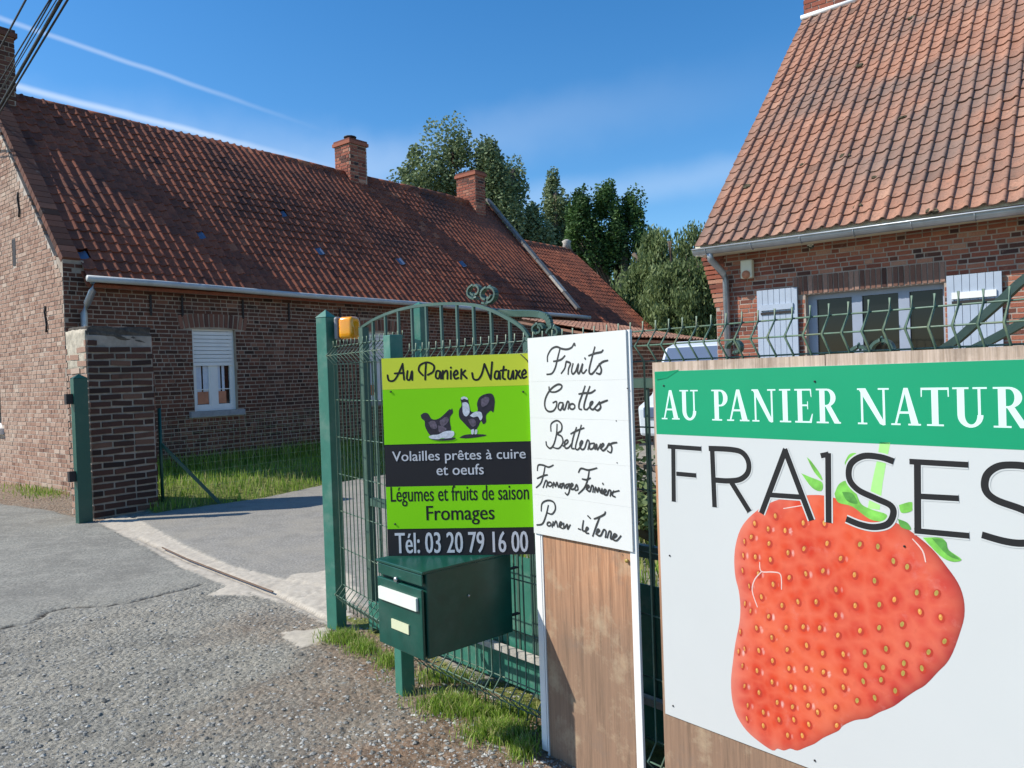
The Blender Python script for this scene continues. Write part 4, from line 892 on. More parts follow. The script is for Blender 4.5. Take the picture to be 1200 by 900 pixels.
# ================================================================== WIRE GARDEN FENCE BEHIND THE PIER
wp = gp(191, 593); WF = thing('wire_fence', 'thin green wire garden fence with a slanting strut along the grass bank', 'wire fence', wp)
for k, t_ in enumerate((0, 2.6, 5.2)):
    p = wp+Fv*t_; mb = MB(); mb.tube([p-Vector((0, 0, .1)), p+Vector((0, 0, 1.28))], .022, 8); mb.build('post', M['green_deep'], WF)
mb = MB(); q = gp(258, 590); mb.bar(wp+Vector((0, 0, .82)), q+Vector((0, 0, 0)), .035, .035); mb.build('strut', M['green_deep'], WF)
mb = MB()
for i in range(11): z = .08+i*.105; mb.tube([wp+Vector((0, 0, z)), wp+Fv*5.2+Vector((0, 0, z))], .0016, 3, cap=False)
for i in range(52): p = wp+Fv*(.05+i*.1); mb.tube([p+Vector((0, 0, .08)), p+Vector((0, 0, 1.13))], .0016, 3, cap=False)
mb.build('wire_mesh', M['green_wire'], WF)

# ================================================================== WELDED MESH FENCE
J = Vector((-.53, 3.94, 0)); P0 = Vector((.145, 3.17, 0))
MF = thing('mesh_fence', 'green welded wire mesh fence with folded top running behind the signs', 'mesh fence', J)
LV = (P0-J).normalized()
AE = Vector((A0.x+.05, A0.y-.07, 0))
WR_H = []
def wireprof(zb, zt):      # (z, offset) pairs
    return [(zb, 0), (zb+.035, 0), (zb+.09, .05), (zb+.145, 0), (zt-.145, 0), (zt-.09, .05), (zt-.035, 0), (zt, 0)]
def panel(a, b, zb, zt, r=.0036, sp=.058):
    a, b = Vector(a), Vector(b); D = (b-a).normalized(); n = Vector((D.y, -D.x, 0)); n = n if n.dot(-a) > 0 else -n
    L = (b-a).length; pr = wireprof(zb, zt)
    h = MB(); zs = [(zb+.035, 0), (zb+.09, .05), (zb+.145, 0), (zt-.145, 0), (zt-.09, .05), (zt-.035, 0)]
    k = zb+.145+.23
    while k < zt-.2: zs.append((k, 0)); k += .23
    for z, o_ in zs: h.tube([a+n*(o_-.007)+Vector((0, 0, z)), b+n*(o_-.007)+Vector((0, 0, z))], r*.85, 6)
    po = h.build('mesh_panel', M['green_wire'], MF)
    wm = MB(); wm.tube([n*o_+Vector((0, 0, z)) for z, o_ in pr], r, 6); me = wm.mesh('vertical_wire', mats=M['green_wire'])
    i = 0
    while .02+i*sp < L:
        link('vertical_wire', me, po, Matrix.Translation(a+D*(.02+i*sp))); i += 1
panel(AE, J-Vector((.02, 0, 0)), .14, 1.80)
panel(J, J+LV*1.30, .05, 1.73); panel(J+LV*1.34, J+LV*3.9, .05, 1.73)
def fpost(c, h, w_=.065):
    mb = MB(); mb.box(Vector((c[0], c[1], h/2-.05)), FD*w_/2, FN*w_/2, (0, 0, h/2+.05)); return mb
B0 = gp(474, 811); B0 = Vector((B0.x, B0.y+.03, 0))
mb = MB(); bx_ = Vector((*nrm(.60, -.80), 0)); by_ = Vector((-bx_.y, bx_.x, 0)); mb.box(B0+Vector((0, 0, 1.77/2-.05)), bx_*.036, by_*.036, (0, 0, 1.77/2+.05)); mb.build('post', M['green'], MF, bevel=.004)
for s_ in (1.32, 3.9): c = J+LV*s_-FN*.05; fpost(c, 1.62).build('post', M['green_deep'], MF, bevel=.004)
mb = MB()
for z in (.4, 1.0, 1.55): mb.bar(B0+Vector((0, 0, z)), J+Vector((0, 0, z))+LV*.02, .02, .02)
mb.build('clamp', M['metal'], MF)

# ================================================================== SLIDING GATE
GP = Plane((-1.3, 5.19), nrm(.675, -.737)); 
SG = thing('sliding_gate', 'green arched metal sliding gate standing open behind the fence', 'gate', GP.pt(.4, 0))
arch_px = [(424, 384), (440, 374), (462, 365), (487, 359), (520, 356), (552, 357), (575, 363), (597, 374), (612, 384), (620, 395)]
ap = [GP.uv(*p) for p in arch_px]
def smooth_pts(pts, n=6, closed=False):
    out_ = []; m_ = len(pts)
    for i in range(m_-1):
        p0 = pts[max(i-1, 0)]; p1 = pts[i]; p2 = pts[i+1]; p3 = pts[min(i+2, m_-1)]
        for k in range(n):
            t_ = k/n
            out_.append(tuple(.5*((2*p1[j])+(-p0[j]+p2[j])*t_+(2*p0[j]-5*p1[j]+4*p2[j]-p3[j])*t_*t_+(-p0[j]+3*p1[j]-3*p2[j]+p3[j])*t_**3) for j in range(len(p1))))
    out_.append(tuple(pts[-1])); return out_
aps = smooth_pts(ap, 4)
def zarch(u):
    for (a, za), (b, zb) in zip(aps[:-1], aps[1:]):
        if a <= u <= b: return za+(zb-za)*(u-a)/max(b-a, 1e-6)
    return None
ua, ub = ap[0][0], ap[-1][0]; uend = ub+2.35
mb = MB()
for (a, b) in zip(aps[:-1], aps[1:]): mb.bar(GP.pt(*a), GP.pt(*b), .017, .016)
mb.build('arch', M['gate_green'], SG)
# second arch rising to the right, two bars
for pxs in ([(1098, 414), (1122, 398), (1150, 373), (1176, 350), (1200, 328), (1235, 306), (1290, 290), (1380, 290)], [(1120, 420), (1145, 409), (1180, 391), (1215, 372), (1260, 352), (1330, 340)]):
    q = smooth_pts([GP.uv(*p) for p in pxs], 4); mb = MB()
    for (a, b) in zip(q[:-1], q[1:]): mb.bar(GP.pt(*a, .0 if pxs[0][1] == 414 else .03), GP.pt(*b, .0 if pxs[0][1] == 414 else .03), .03, .022)
    mb.build('arch', M['arch_shaded'], SG)
mb = MB()
zmid = .80
mb.bar(GP.pt(ua, .10), GP.pt(uend, .10), .05, .16); mb.build('bottom_beam', M['green'], SG, bevel=.004)
mb = MB(); mb.bar(GP.pt(ua, zmid), GP.pt(uend, zmid), .03, .05); mb.build('rail', M['gate_green'], SG)
mb = MB(); mb.bar(GP.pt(ub, 1.50), GP.pt(uend, 1.50), .03, .04); mb.build('rail', M['gate_green'], SG)
for u, z in ((ua+.02, ap[0][1]), (ub, ap[-1][1]), (uend, 1.6)):
    mb = MB(); mb.bar(GP.pt(u, .0), GP.pt(u, z), .045, .045); mb.build('stile', M['gate_green'], SG)
u = ua+.13
while u < uend-.05:
    zt = zarch(u) or 1.50
    mb = MB(); mb.bar(GP.pt(u, .16), GP.pt(u, zt), .014, .014); mb.build('baluster', M['gate_green'], SG); u += .137
mb = MB(); a, b = 1.28, uend-.05; mb.box((GP.pt(a, .42)+GP.pt(b, .42))/2, GP.D*(b-a)/2, GP.N*.003, (0, 0, .24)); mb.build('kick_panel', M['green'], SG)
mb = MB(); mb.bar(GP.pt(1.28, .20, .05), GP.pt(uend-.1, .20, .05), .03, .03); mb.build('rail_ledge', M['concrete'], SG)
def scroll(cx, cy, r, a0, turns, n=26, sgn=1, off=0.0):
    cu, cz_ = GP.uv(cx, cy); ru = abs(GP.uv(cx+r, cy)[0]-cu); rz = abs(GP.uv(cx, cy+r)[1]-cz_); pts = []
    for i in range(n+1):
        k = i/n; a = a0+sgn*k*turns*2*PI; s = 1-.55*k; pts.append(GP.pt(cu+math.cos(a)*ru*s, cz_+math.sin(a)*rz*s, off))
    mb = MB()
    for a, b in zip(pts[:-1], pts[1:]): mb.bar(a, b, .028, .010, up=GP.D)
    mb.build('scroll', M['gate_green'], SG)
scroll(557, 341, 9, -PI/2+.3, 1.25, sgn=-1); scroll(572, 345, 11, -PI/2-.6, 1.3, sgn=1); scroll(631, 386, 7, 0, 1.2); scroll(650, 390, 8, PI, .7, sgn=-1); scroll(1037, 412, 17, PI, .6, sgn=-1); scroll(1010, 418, 15, PI, .6, sgn=-1); scroll(862, 408, 10, PI, .8, sgn=-1)
q = smooth_pts([GP.uv(*p) for p in ((568, 364), (590, 366.5), (615, 367), (630, 369), (638, 375), (641, 395), (642, 420))], 4); mb = MB()
for (a, b) in zip(q[:-1], q[1:]): mb.bar(GP.pt(*a, -.03), GP.pt(*b, -.03), .02, .03, up=GP.D)
mb.build('scroll', M['gate_green'], SG)
gpu = GP.uv(491, 400)[0]
gr_ = ray(494, 440); guide = Vector((gr_.x/gr_.y*4.62, 4.62, 0)); 
square_post('guide_post', 'slim light green post standing behind the arched gate', guide, axA, ayA, .052, .052, 1.99, M['green'], cap=.02)['category'] = 'post'
# steel rail in the concrete strip
mb = MB(); pts = [gp(*p) for p in ((190, 642), (218, 655), (272, 676), (320, 694))]
for a, b in zip(pts[:-1], pts[1:]): mb.bar(a+Vector((0, 0, .004)), b+Vector((0, 0, .004)), .009, .010)
M['rust'] = plain('rusty steel', (.20, .13, .09), .8, .2)
tag(mb.build('gate_rail', M['rust']), 'rusty steel gate rail set in the concrete strip across the driveway', 'gate rail')

# ================================================================== MAILBOX
FL, FR = Vector((-.587, 3.2, 0)), Vector((-.370, 2.955, 0)); fd = (FR-FL).normalized(); bd = Vector((-fd.y, fd.x, 0)); bd = bd if bd.y > 0 else -bd
mw, md, mz0, mz1 = (FR-FL).length, .455, .455, .798
MBX = thing('mailbox', 'dark green parcel mailbox with white name strips below the poultry sign', 'mailbox', (FL+FR)/2+bd*md/2+Vector((0, 0, mz0)))
def mp(a, b, z): return FL+fd*a+bd*b+Vector((0, 0, z))
mb = MB(); mb.box(mp(mw/2, md/2+.008, (mz0+mz1)/2), fd*mw/2, bd*(md/2-.008), (0, 0, (mz1-mz0)/2-.004)); mb.build('body', M['mailbox'], MBX, bevel=.006)
mb = MB(); mb.box(mp(mw/2, md/2, mz1+.001), fd*(mw/2+.006), bd*(md/2+.006), (0, 0, .006)); mb.build('lid', M['mailbox'], MBX, bevel=.003)
mb = MB(); mb.box(mp(mw/2, .0, (mz0+mz1)/2-.03), fd*(mw/2-.004), bd*.006, (0, 0, (mz1-mz0)/2-.034)); mb.box(mp(mw/2, .002, mz1-.03), fd*(mw/2-.004), bd*.004, (0, 0, .022)); mb.build('door', M['mailbox'], MBX, bevel=.003)
mb = MB(); mb.box(mp(mw*.50, -.012, mz1-.125), fd*mw*.42, bd*.006, (0, 0, .026)); mb.build('slot_flap', M['label_white'], MBX, bevel=.002)
mb = MB(); mb.box(mp(mw*.52, -.008, mz0+.105), fd*mw*.19, bd*.003, (0, 0, .019)); mb.build('name_plate', M['label_cream'], MBX)
mb = MB(); mb.tube([mp(mw*.46, -.004, mz1-.052), mp(mw*.46, -.014, mz1-.052)], .010, 12); mb.build('lock', M['metal'], MBX)
mb = MB(); mb.tube([mp(mw+.001, .22, mz0+.21), mp(mw+.006, .22, mz0+.21)], .005, 8); mb.build('screw', M['metal'], MBX)
mb = MB()
for z in (.52, .72): mb.bar(mp(.03, md-.03, z), B0+Vector((0, 0, z)), .025, .006); mb.bar(mp(mw-.03, md-.01, z), mp(mw-.03, md+.06, z), .02, .006)
mb.build('bracket', M['iron'], MBX)

# ================================================================== LETTERING HELPERS
def text_polys(s):
    cu = bpy.data.curves.new('txt', 'FONT'); cu.body = s; cu.resolution_u = 3; o = bpy.data.objects.new('txt', cu); COL.objects.link(o)
    dg = bpy.context.evaluated_depsgraph_get(); me = bpy.data.meshes.new_from_object(o.evaluated_get(dg))
    vs = [tuple(v.co) for v in me.vertices]; fs = [tuple(p.vertices) for p in me.polygons]
    bpy.data.objects.remove(o); bpy.data.curves.remove(cu); bpy.data.meshes.remove(me); return vs, fs
def put_text(mb, pl, s, tl, tr, bl, br, off, embolden=0):
    """fit the text's bounding box to the four photograph corners, on plane pl"""
    vs, fs = text_polys(s); xs_ = [v[0] for v in vs]; ys_ = [v[1] for v in vs]; x0, x1, y0, y1 = min(xs_), max(xs_), min(ys_), max(ys_)
    c = [pl.uv(*p) for p in (tl, tr, bl, br)]; ua_ = (c[0][0]+c[2][0])/2; ub_ = (c[1][0]+c[3][0])/2; zt = (c[0][1]+c[1][1])/2; zb = (c[2][1]+c[3][1])/2
    for k, dx in enumerate([0] if not embolden else [-embolden, 0, embolden]):
        mb.add([pl.pt(ua_+(x-x0)/(x1-x0)*(ub_-ua_)+dx, zb+(y-y0)/(y1-y0)*(zt-zb), off+k*.00006) for x, y, z in vs], fs)
def stroke(mb, pl, pts, w_, off, n=5, taper=False, sm=True, cap=True):
    """flat pen stroke through photograph points on plane pl, width in metres; offset grows along the stroke so it never lies in its own plane"""
    q = [pl.uv(*p) for p in pts]; q = smooth_pts(q, n) if sm and len(q) > 2 else q
    if len(q) < 2: return
    vs = []; m_ = len(q)
    for i, (u, z) in enumerate(q):
        a = q[max(i-1, 0)]; b = q[min(i+1, m_-1)]; dx, dz = b[0]-a[0], b[1]-a[1]; l = math.hypot(dx, dz) or 1; nx_, nz_ = -dz/l, dx/l
        ww = w_/2
        if not sm and 0 < i < m_-1:
            d1 = (q[i][0]-q[i-1][0], q[i][1]-q[i-1][1]); l1 = math.hypot(*d1); c = abs((-d1[1]/l1)*nx_+(d1[0]/l1)*nz_); ww = ww/max(c, .4)
        if taper: ww *= (.75+.25*math.sin(PI*i/(m_-1)))
        o_ = off+.00012*i/(m_-1)
        ex = 0
        vs += [pl.pt(u+nx_*ww, z+nz_*ww, o_), pl.pt(u-nx_*ww, z-nz_*ww, o_)]
    mb.add(vs, [(2*i, 2*i+1, 2*i+3, 2*i+2) for i in range(m_-1)])
    if cap and sm:
        for (u, z), e in ((q[0], 0), (q[-1], 1)):
            mb.add([pl.pt(u+math.cos(a)*w_/2*.9, z+math.sin(a)*w_/2*.9, off-.00003+e*.00018) for a in np.linspace(0, 2*PI, 9)[:-1]], [tuple(range(8))])
def poly_print(mb, pl, pts, off, sm=True, n=4):
    q = [pl.uv(*p) for p in pts]
    if sm: q = smooth_pts(q+[q[0]], n)[:-1]
    from mathutils.geometry import tessellate_polygon
    tri = tessellate_polygon([[Vector((u, z, 0)) for u, z in q]])
    mb.add([pl.pt(u, z, off) for u, z in q], [tuple(t_) for t_ in tri]); return q
def fix_normals(mb, n):          # all print faces look outwards
    n = Vector(n)
    for i, f in enumerate(mb.f):
        a, b, c = Vector(mb.v[f[0]]), Vector(mb.v[f[1]]), Vector(mb.v[f[2]])
        if (b-a).cross(c-a).dot(n) < 0: mb.f[i] = f[::-1]

# ================================================================== POULTRY SIGN
GS = Plane((-.535, 3.235), nrm(.62, -.062))
sgl, sgr = GS.uv(449.5, 500)[0], GS.uv(622, 500)[0]; zt = (GS.uv(450, 419)[1]+GS.uv(620, 415)[1])/2; zb = .806
PS = thing('poultry_sign', 'yellow green and black sign with a hen and a cockerel standing on the mailbox', 'sign', GS.pt(sgl, zb))
def rect(pl, mb, u0, u1, z0, z1, n0, n1): mb.box((pl.pt(u0, z0, n0)+pl.pt(u1, z1, n1))/2, pl.D*(u1-u0)/2, pl.N*(n1-n0)/2, (0, 0, (z1-z0)/2))
mb = MB(); rect(GS, mb, sgl, sgr, zb, zt, -.006, 0); mb.build('panel', M['sign_black'], PS)
zy = (GS.uv(453, 455)[1]+GS.uv(620, 453)[1])/2; zk = (GS.uv(455, 521)[1]+GS.uv(621, 517)[1])/2; zg0 = (GS.uv(457, 571)[1]+GS.uv(622, 567)[1])/2; zg1 = (GS.uv(457, 619.5)[1]+GS.uv(622, 618)[1])/2
for nm, m_, a, b in (('yellow_band', 'sign_yellow', zy, zt), ('green_band', 'sign_green', zk, zy-.0005), ('green_band', 'sign_green', zg1, zg0)):
    mb = MB(); rect(GS, mb, sgl+.001, sgr-.001, a, b, .0002, .001); mb.build(nm, M[m_], PS)
g5 = lambda x, y: (440+x/6, 400+y/6)
mb = MB(); W_ = .0085
for st in ([(85, 238), (95, 275), (130, 275), (160, 232), (192, 158)], [(190, 158), (196, 210), (202, 270)], [(135, 226), (200, 222)],
           [(226, 208), (222, 262), (242, 268), (257, 208), (259, 272)], [(356, 152), (352, 210), (350, 270)], [(335, 240), (305, 205), (316, 166), (365, 148), (410, 170), (406, 212), (368, 236)],
           [(457, 214), (432, 208), (424, 250), (445, 260), (457, 214), (461, 264)], [(474, 206), (474, 264)], [(476, 232), (495, 206), (506, 218), (506, 264)], [(530, 208), (530, 264)], [(530, 182), (531, 188)],
           [(550, 242), (578, 226), (568, 204), (550, 228), (560, 262), (584, 256)], [(604, 196), (602, 264)], [(604, 232), (632, 204)], [(612, 228), (642, 260)],
           [(680, 222), (690, 264), (722, 268), (748, 228), (766, 160)], [(766, 158), (788, 214), (811, 268)], [(811, 266), (820, 146)],
           [(871, 214), (846, 212), (838, 254), (860, 262), (871, 214), (876, 266)], [(902, 176), (895, 252), (912, 266)], [(880, 206), (922, 200)], [(936, 205), (933, 254), (952, 262), (968, 205), (970, 264)],
           [(986, 204), (996, 216), (986, 264)], [(996, 236), (1016, 206)], [(1000, 230), (1022, 260)], [(1030, 238), (1058, 222), (1048, 200), (1030, 226), (1038, 258), (1062, 248)]):
    stroke(mb, GS, [g5(*p) for p in st], W_, .0014)
fix_normals(mb, GS.N); mb.build('script_lettering', M['ink'], PS)
def prints(parent, pl, items, nm, mat, conv, off, sm=True):
    for i, it in enumerate(items):
        mb = MB(); poly_print(mb, pl, [conv(*p) for p in it], off+i*.00003, sm); fix_normals(mb, pl.N); mb.build(nm, mat, parent)
prints(PS, GS, [[(318, 518), (342, 503), (370, 508), (392, 542), (420, 550), (450, 540), (482, 514), (520, 478), (532, 482), (538, 470), (545, 500), (526, 530), (524, 570), (532, 612), (522, 645), (480, 668), (420, 672), (380, 655), (350, 600), (346, 562), (325, 542)]], 'hen_print', M['hen_dark'], g5, .0014)
prints(PS, GS, [[(372, 570), (400, 558), (425, 570), (432, 610), (395, 612)], [(450, 560), (500, 530), (515, 560), (470, 600)], [(440, 590), (480, 600), (500, 620), (450, 640)]], 'hen_print', M['hen_grey'], g5, .0018)
prints(PS, GS, [[(375, 668), (400, 658), (440, 655), (470, 640), (500, 630), (548, 632), (552, 660), (520, 684), (470, 680), (440, 688), (390, 684)]], 'hen_print', M['hen_white'], g5, .0022)
prints(PS, GS, [[(372, 684), (450, 688), (560, 676), (540, 694), (440, 698)]], 'hen_shadow_print', M['hen_dark'], g5, .0025, )
prints(PS, GS, [[(598, 410), (612, 392), (640, 396), (652, 415), (660, 450), (672, 492), (718, 490), (714, 440), (730, 396), (768, 372), (818, 368), (838, 408), (836, 460), (828, 500), (810, 488), (778, 520), (778, 566), (758, 582), (742, 560), (722, 600), (700, 626), (670, 622), (620, 572), (590, 535), (588, 484), (606, 450)],
                [(590, 678), (620, 660), (680, 652), (775, 656), (760, 668), (650, 682)]], 'cockerel_print', M['hen_dark'], g5, .0014)
prints(PS, GS, [[(612, 432), (636, 428), (656, 446), (662, 500), (638, 528), (616, 506), (612, 460)], [(600, 398), (620, 388), (644, 396), (650, 412), (626, 404), (608, 410)], [(664, 522), (700, 496), (742, 498), (752, 534), (738, 556), (720, 528), (690, 534)], [(672, 622), (692, 618), (690, 650), (676, 652)], [(700, 620), (716, 622), (712, 650), (698, 650)]], 'cockerel_print', M['hen_white'], g5, .0019)
prints(PS, GS, [[(740, 410), (770, 390), (800, 400), (790, 440), (750, 460)], [(650, 550), (690, 545), (710, 580), (680, 600)]], 'cockerel_print', M['hen_grey'], g5, .0022)
g2 = lambda x, y: (360+x/4.2857, 500+y/4.2857)
mb = MB(); put_text(mb, GS, 'Volailles prêtes à cuire', g2(428, 122), g2(1097, 112), g2(428, 188), g2(1097, 178), .0014, .0006); fix_normals(mb, GS.N); mb.build('lettering', M['print_grey'], PS); mb = MB(); put_text(mb, GS, 'et oeufs', g2(650, 190), g2(886, 186), g2(650, 244), g2(886, 240), .0014, .0006)
fix_normals(mb, GS.N); mb.build('lettering', M['print_grey'], PS)
mb = MB(); put_text(mb, GS, 'Légumes et fruits de saison', g2(420, 298), g2(1113, 292), g2(420, 402), g2(1113, 390), .0014, .0008); fix_normals(mb, GS.N); mb.build('lettering', M['ink'], PS); mb = MB(); put_text(mb, GS, 'Fromages', g2(600, 396), g2(940, 394), g2(600, 494), g2(940, 490), .0014, .0012)
fix_normals(mb, GS.N); mb.build('lettering', M['ink'], PS)
mb = MB(); put_text(mb, GS, 'Tél: 03 20 79 16 00', g2(443, 530), g2(1108, 526), g2(443, 636), g2(1108, 630), .0014, .0014)
fix_normals(mb, GS.N); mb.build('lettering', M['print_pale2'] if 'print_pale2' in M else M['print_grey'], PS)
for (px, py) in ((458, 459), (613, 459), (463, 614)):
    u, z = GS.uv(px, py); mb = MB(); mb.tube([GS.pt(u, z, .001), GS.pt(u, z, .004)], .004, 8); mb.build('screw', M['iron'], PS)
mb = MB(); mb.tube([GS.pt(sgr-.03, zt-.005, .003), GS.pt(sgr-.005, zt-.03, .004), GS.pt(sgr+.004, zt-.05, .0)], .002, 5); mb.tube([GS.pt(sgr-.03, zt-.005, .003), GS.pt(sgr-.06, zt+.01, -.05)], .002, 5); mb.build('wire_tie', M['black'], PS)

# ================================================================== WHITE HANDWRITTEN SIGN
WS = Plane((.1, 3.13), nrm(.66, -.751))
wl, wr_ = WS.uv(622.5, 500)[0], WS.uv(741.5, 500)[0]; wt = 1.70
HS = thing('price_board', 'narrow white board with black handwritten produce names above bare plywood', 'sign', WS.pt((wl+wr_)/2, 0))
stl = .032
mb = MB(); rect(WS, mb, wl, wl+stl, .0, wt, -.013, 0); mb.build('frame_post', M['white'], HS, bevel=.002)
mb = MB(); rect(WS, mb, wr_-stl, wr_, .0, wt, -.013, 0); mb.build('frame_post', M['white'], HS, bevel=.002)
zt0 = WS.uv(630, 624)[1]; zt1 = WS.uv(732, 645)[1]
# writing surface: five planks, faint joints
joint = [wt, WS.uv(680, 446)[1], WS.uv(680, 491)[1], WS.uv(680, 541)[1], WS.uv(680, 586)[1], (zt0+zt1)/2]
for a, b in zip(joint[:-1], joint[1:]):
    mb = MB(); rect(WS, mb, wl+.004, wr_-.012, b+.0002, a-.0002, .0005, .008+random.uniform(0, .0003)); mb.build('plank', M['pvc_white'], HS)
zt_ = (zt0+zt1)/2
mb = MB(); rect(WS, mb, wl+stl+.014, wr_-stl, -.02, zt_-.002, -.02, -.004); mb.build('plywood', M['ply'], HS)
mb = MB(); rect(WS, mb, wl+stl+.004, wl+stl+.010, -.02, zt_-.002, -.018, -.001); mb.build('frame_bead', M['white'], HS)
mb = MB(); q = WS.uv(735, 657); mb.tube([WS.pt(*q, .0), WS.pt(*q, .006)], .007, 10); mb.build('bolt', M['seed_olive'], HS)
gA = lambda x, y: (610+x/7.5, 380+y/7.5); gB = lambda x, y: (610+x/5.293, 490+y/5.293)
from collections import OrderedDict
words = OrderedDict()
def wkey(st, low):
    x, y = st[0]
    if not low: return 'a' if y < 470 else 'b'
    return 'c' if y < 220 else ('d' if x < 365 else 'e') if y < 478 else ('f' if x < 330 else 'g' if x < 450 and y > 560 else 'h')
W_ = .0086; OFF = .0088
def circ(cx, cy, r): return [(cx+r*math.cos(a), cy+r*math.sin(a)) for a in np.linspace(0.4, 2*PI+.4, 8)]
for st in ([(250, 325), (252, 275), (285, 218), (330, 198), (372, 214), (420, 220), (462, 204), (485, 168), (492, 186)], [(362, 208), (346, 270), (332, 330), (316, 388), (288, 432), (246, 440)], [(305, 325), (342, 320), (375, 306), (402, 278)],
           [(372, 430), (402, 385), (414, 332), (426, 330), (452, 345), (436, 390), (432, 436)], [(474, 348), (462, 405), (472, 436), (498, 412), (522, 348), (514, 412), (530, 430), (560, 345), (550, 408), (566, 430), (592, 400)], [(579, 298), (583, 304)],
           [(666, 202), (645, 280), (620, 380), (618, 425), (640, 436), (672, 402), (706, 352)], [(614, 276), (668, 256), (722, 244), (737, 228)], [(706, 348), (724, 400), (712, 436), (682, 428)], [(690, 372), (732, 332), (778, 318)],
           [(264, 552), (270, 588), (318, 594), (366, 568), (376, 538), (342, 528), (290, 560), (250, 612), (228, 672), (230, 730), (258, 764), (300, 760), (326, 724), (330, 678), (300, 688)],
           [(386, 690), (356, 690), (344, 734), (366, 752), (390, 698), (386, 738), (402, 746), (425, 680), (440, 690), (432, 742)], circ(468, 722, 24), [(580, 545), (560, 605), (530, 690), (528, 738), (548, 748)], [(622, 548), (600, 610), (574, 700), (574, 742), (598, 748)], [(528, 612), (580, 604), (630, 602), (668, 578)],
           [(598, 748), (640, 702), (648, 680), (628, 690), (626, 732), (650, 748), (676, 722), (708, 682)], [(706, 684), (718, 728), (694, 756), (670, 746)], [(700, 700), (738, 682), (776, 668)]):
    stroke(words.setdefault(wkey(st, False), MB()), WS, [gA(*p) for p in st], W_, OFF, taper=True); OFF += .00002
for st in ([(236, 38), (232, 100), (216, 160), (194, 186), (172, 168), (168, 146)], [(198, 78), (200, 34), (236, 14), (264, 38), (262, 76), (236, 96), (264, 112), (272, 150), (246, 186), (208, 178)],
           [(274, 172), (302, 150), (300, 134), (284, 146), (286, 182), (306, 182), (324, 160)], [(356, 58), (336, 120), (326, 180), (342, 188)], [(386, 44), (370, 102), (350, 180), (368, 192), (394, 150), (388, 140), (378, 160), (386, 190), (406, 186), (424, 136), (436, 150), (428, 192)], [(322, 96), (360, 76), (402, 60)],
           [(466, 154), (440, 160), (440, 190), (460, 184), (470, 158), (472, 192), (482, 160), (486, 196), (506, 160)], [(506, 188), (526, 166), (520, 156), (508, 176), (520, 200), (542, 184), (560, 156), (576, 182), (570, 212), (550, 202)], [(554, 168), (580, 154), (606, 150)],
           [(114, 322), (120, 290), (150, 290), (184, 302), (212, 290)], [(162, 296), (152, 350), (136, 400), (108, 428)], [(114, 372), (150, 356), (176, 350)], [(150, 428), (166, 386), (176, 396), (170, 426)], circ(192, 408, 13), [(210, 428), (216, 396), (226, 422), (236, 396), (246, 428), (256, 404)],
           [(278, 402), (258, 410), (262, 432), (278, 404), (282, 432)], [(312, 406), (292, 412), (296, 434), (316, 406), (312, 452), (300, 474), (288, 462)], [(320, 432), (336, 412), (326, 404), (322, 436), (344, 436), (358, 410), (366, 440), (350, 446)],
           [(370, 334), (386, 310), (430, 320), (482, 308)], [(436, 322), (426, 380), (406, 430), (370, 466)], [(394, 376), (420, 380), (442, 370)], [(418, 440), (436, 424), (428, 414), (420, 436), (440, 452), (452, 416), (462, 426), (458, 456)], [(470, 458), (476, 426), (487, 456), (496, 430), (508, 462), (516, 434), (516, 466)], [(520, 403), (523, 408)],
           [(526, 468), (542, 450), (532, 440), (526, 466), (546, 474), (558, 446), (570, 450), (566, 480)], [(588, 450), (578, 474), (596, 486)], [(580, 458), (620, 448)],
           [(182, 540), (168, 600), (146, 652), (112, 660)], [(138, 572), (144, 526), (180, 508), (216, 520), (226, 560), (206, 592), (178, 586)], circ(187, 655, 12), [(212, 640), (206, 672)], [(216, 664), (230, 636), (240, 672)], [(250, 672), (268, 652), (258, 642), (250, 668), (272, 682)], [(278, 650), (280, 680), (300, 656), (302, 686), (318, 660)],
           [(370, 684), (382, 688)], [(400, 634), (394, 690), (412, 698)], [(412, 702), (430, 682), (420, 676), (414, 706), (432, 712)], [(428, 604), (442, 618)], [(468, 622), (500, 610), (530, 594), (536, 580)], [(500, 614), (482, 660), (458, 728)],
           [(478, 716), (500, 696), (490, 686), (482, 716), (506, 726), (526, 690), (540, 700), (536, 736)], [(548, 738), (560, 700), (572, 706), (570, 746), (606, 726), (592, 716), (582, 746), (606, 756), (632, 728)]):
    stroke(words.setdefault(wkey(st, True), MB()), WS, [gB(*p) for p in st], W_*.90, OFF, taper=True); OFF += .00002
for mk in words.values(): fix_normals(mk, WS.N); mk.build('handwritten_word', M['marker'], HS)
for (px, py) in ((724, 493), (725, 542), (737, 455), (727, 646)):
    u, z = WS.uv(px, py); mb = MB(); mb.tube([WS.pt(u, z, .006), WS.pt(u, z, .010)], .0022, 6); mb.build('nail', M['iron'], HS)

# ================================================================== STRAWBERRY BOARD
SB = Plane((.1, 3.13), nrm(.66, -.751))
bu0 = SB.uv(769, 500)[0]; bu1 = bu0+1.235; bz0, bz1 = .348, 1.547
BD = thing('strawberry_board', 'large white and green advertising board with a printed strawberry at the right edge', 'sign', SB.pt((bu0+bu1)/2, 0))
bs = SB.uv(966, 415)[0]
def plyb(u0, u1, z0, z1, n0=-.022, n1=-.004, mat='ply'):
    mb = MB(); rect(SB, mb, u0, u1, z0, z1, n0, n1); return mb.build('plywood', M[mat], BD)
plyb(bu0-.012, bs-.0015, 1.22, bz1+.031, mat='ply_grey'); plyb(bs+.0015, bu1+.03, 1.22, bz1+.033, mat='ply_grey'); plyb(bu0-.012, bu1+.03, -.02, 1.217)
for u in (bu0+.02, bu1-.08):
    mb = MB(); rect(SB, mb, u, u+.06, -.05, 1.5, -.07, -.024); mb.build('stake', M['ply_grey'], BD)
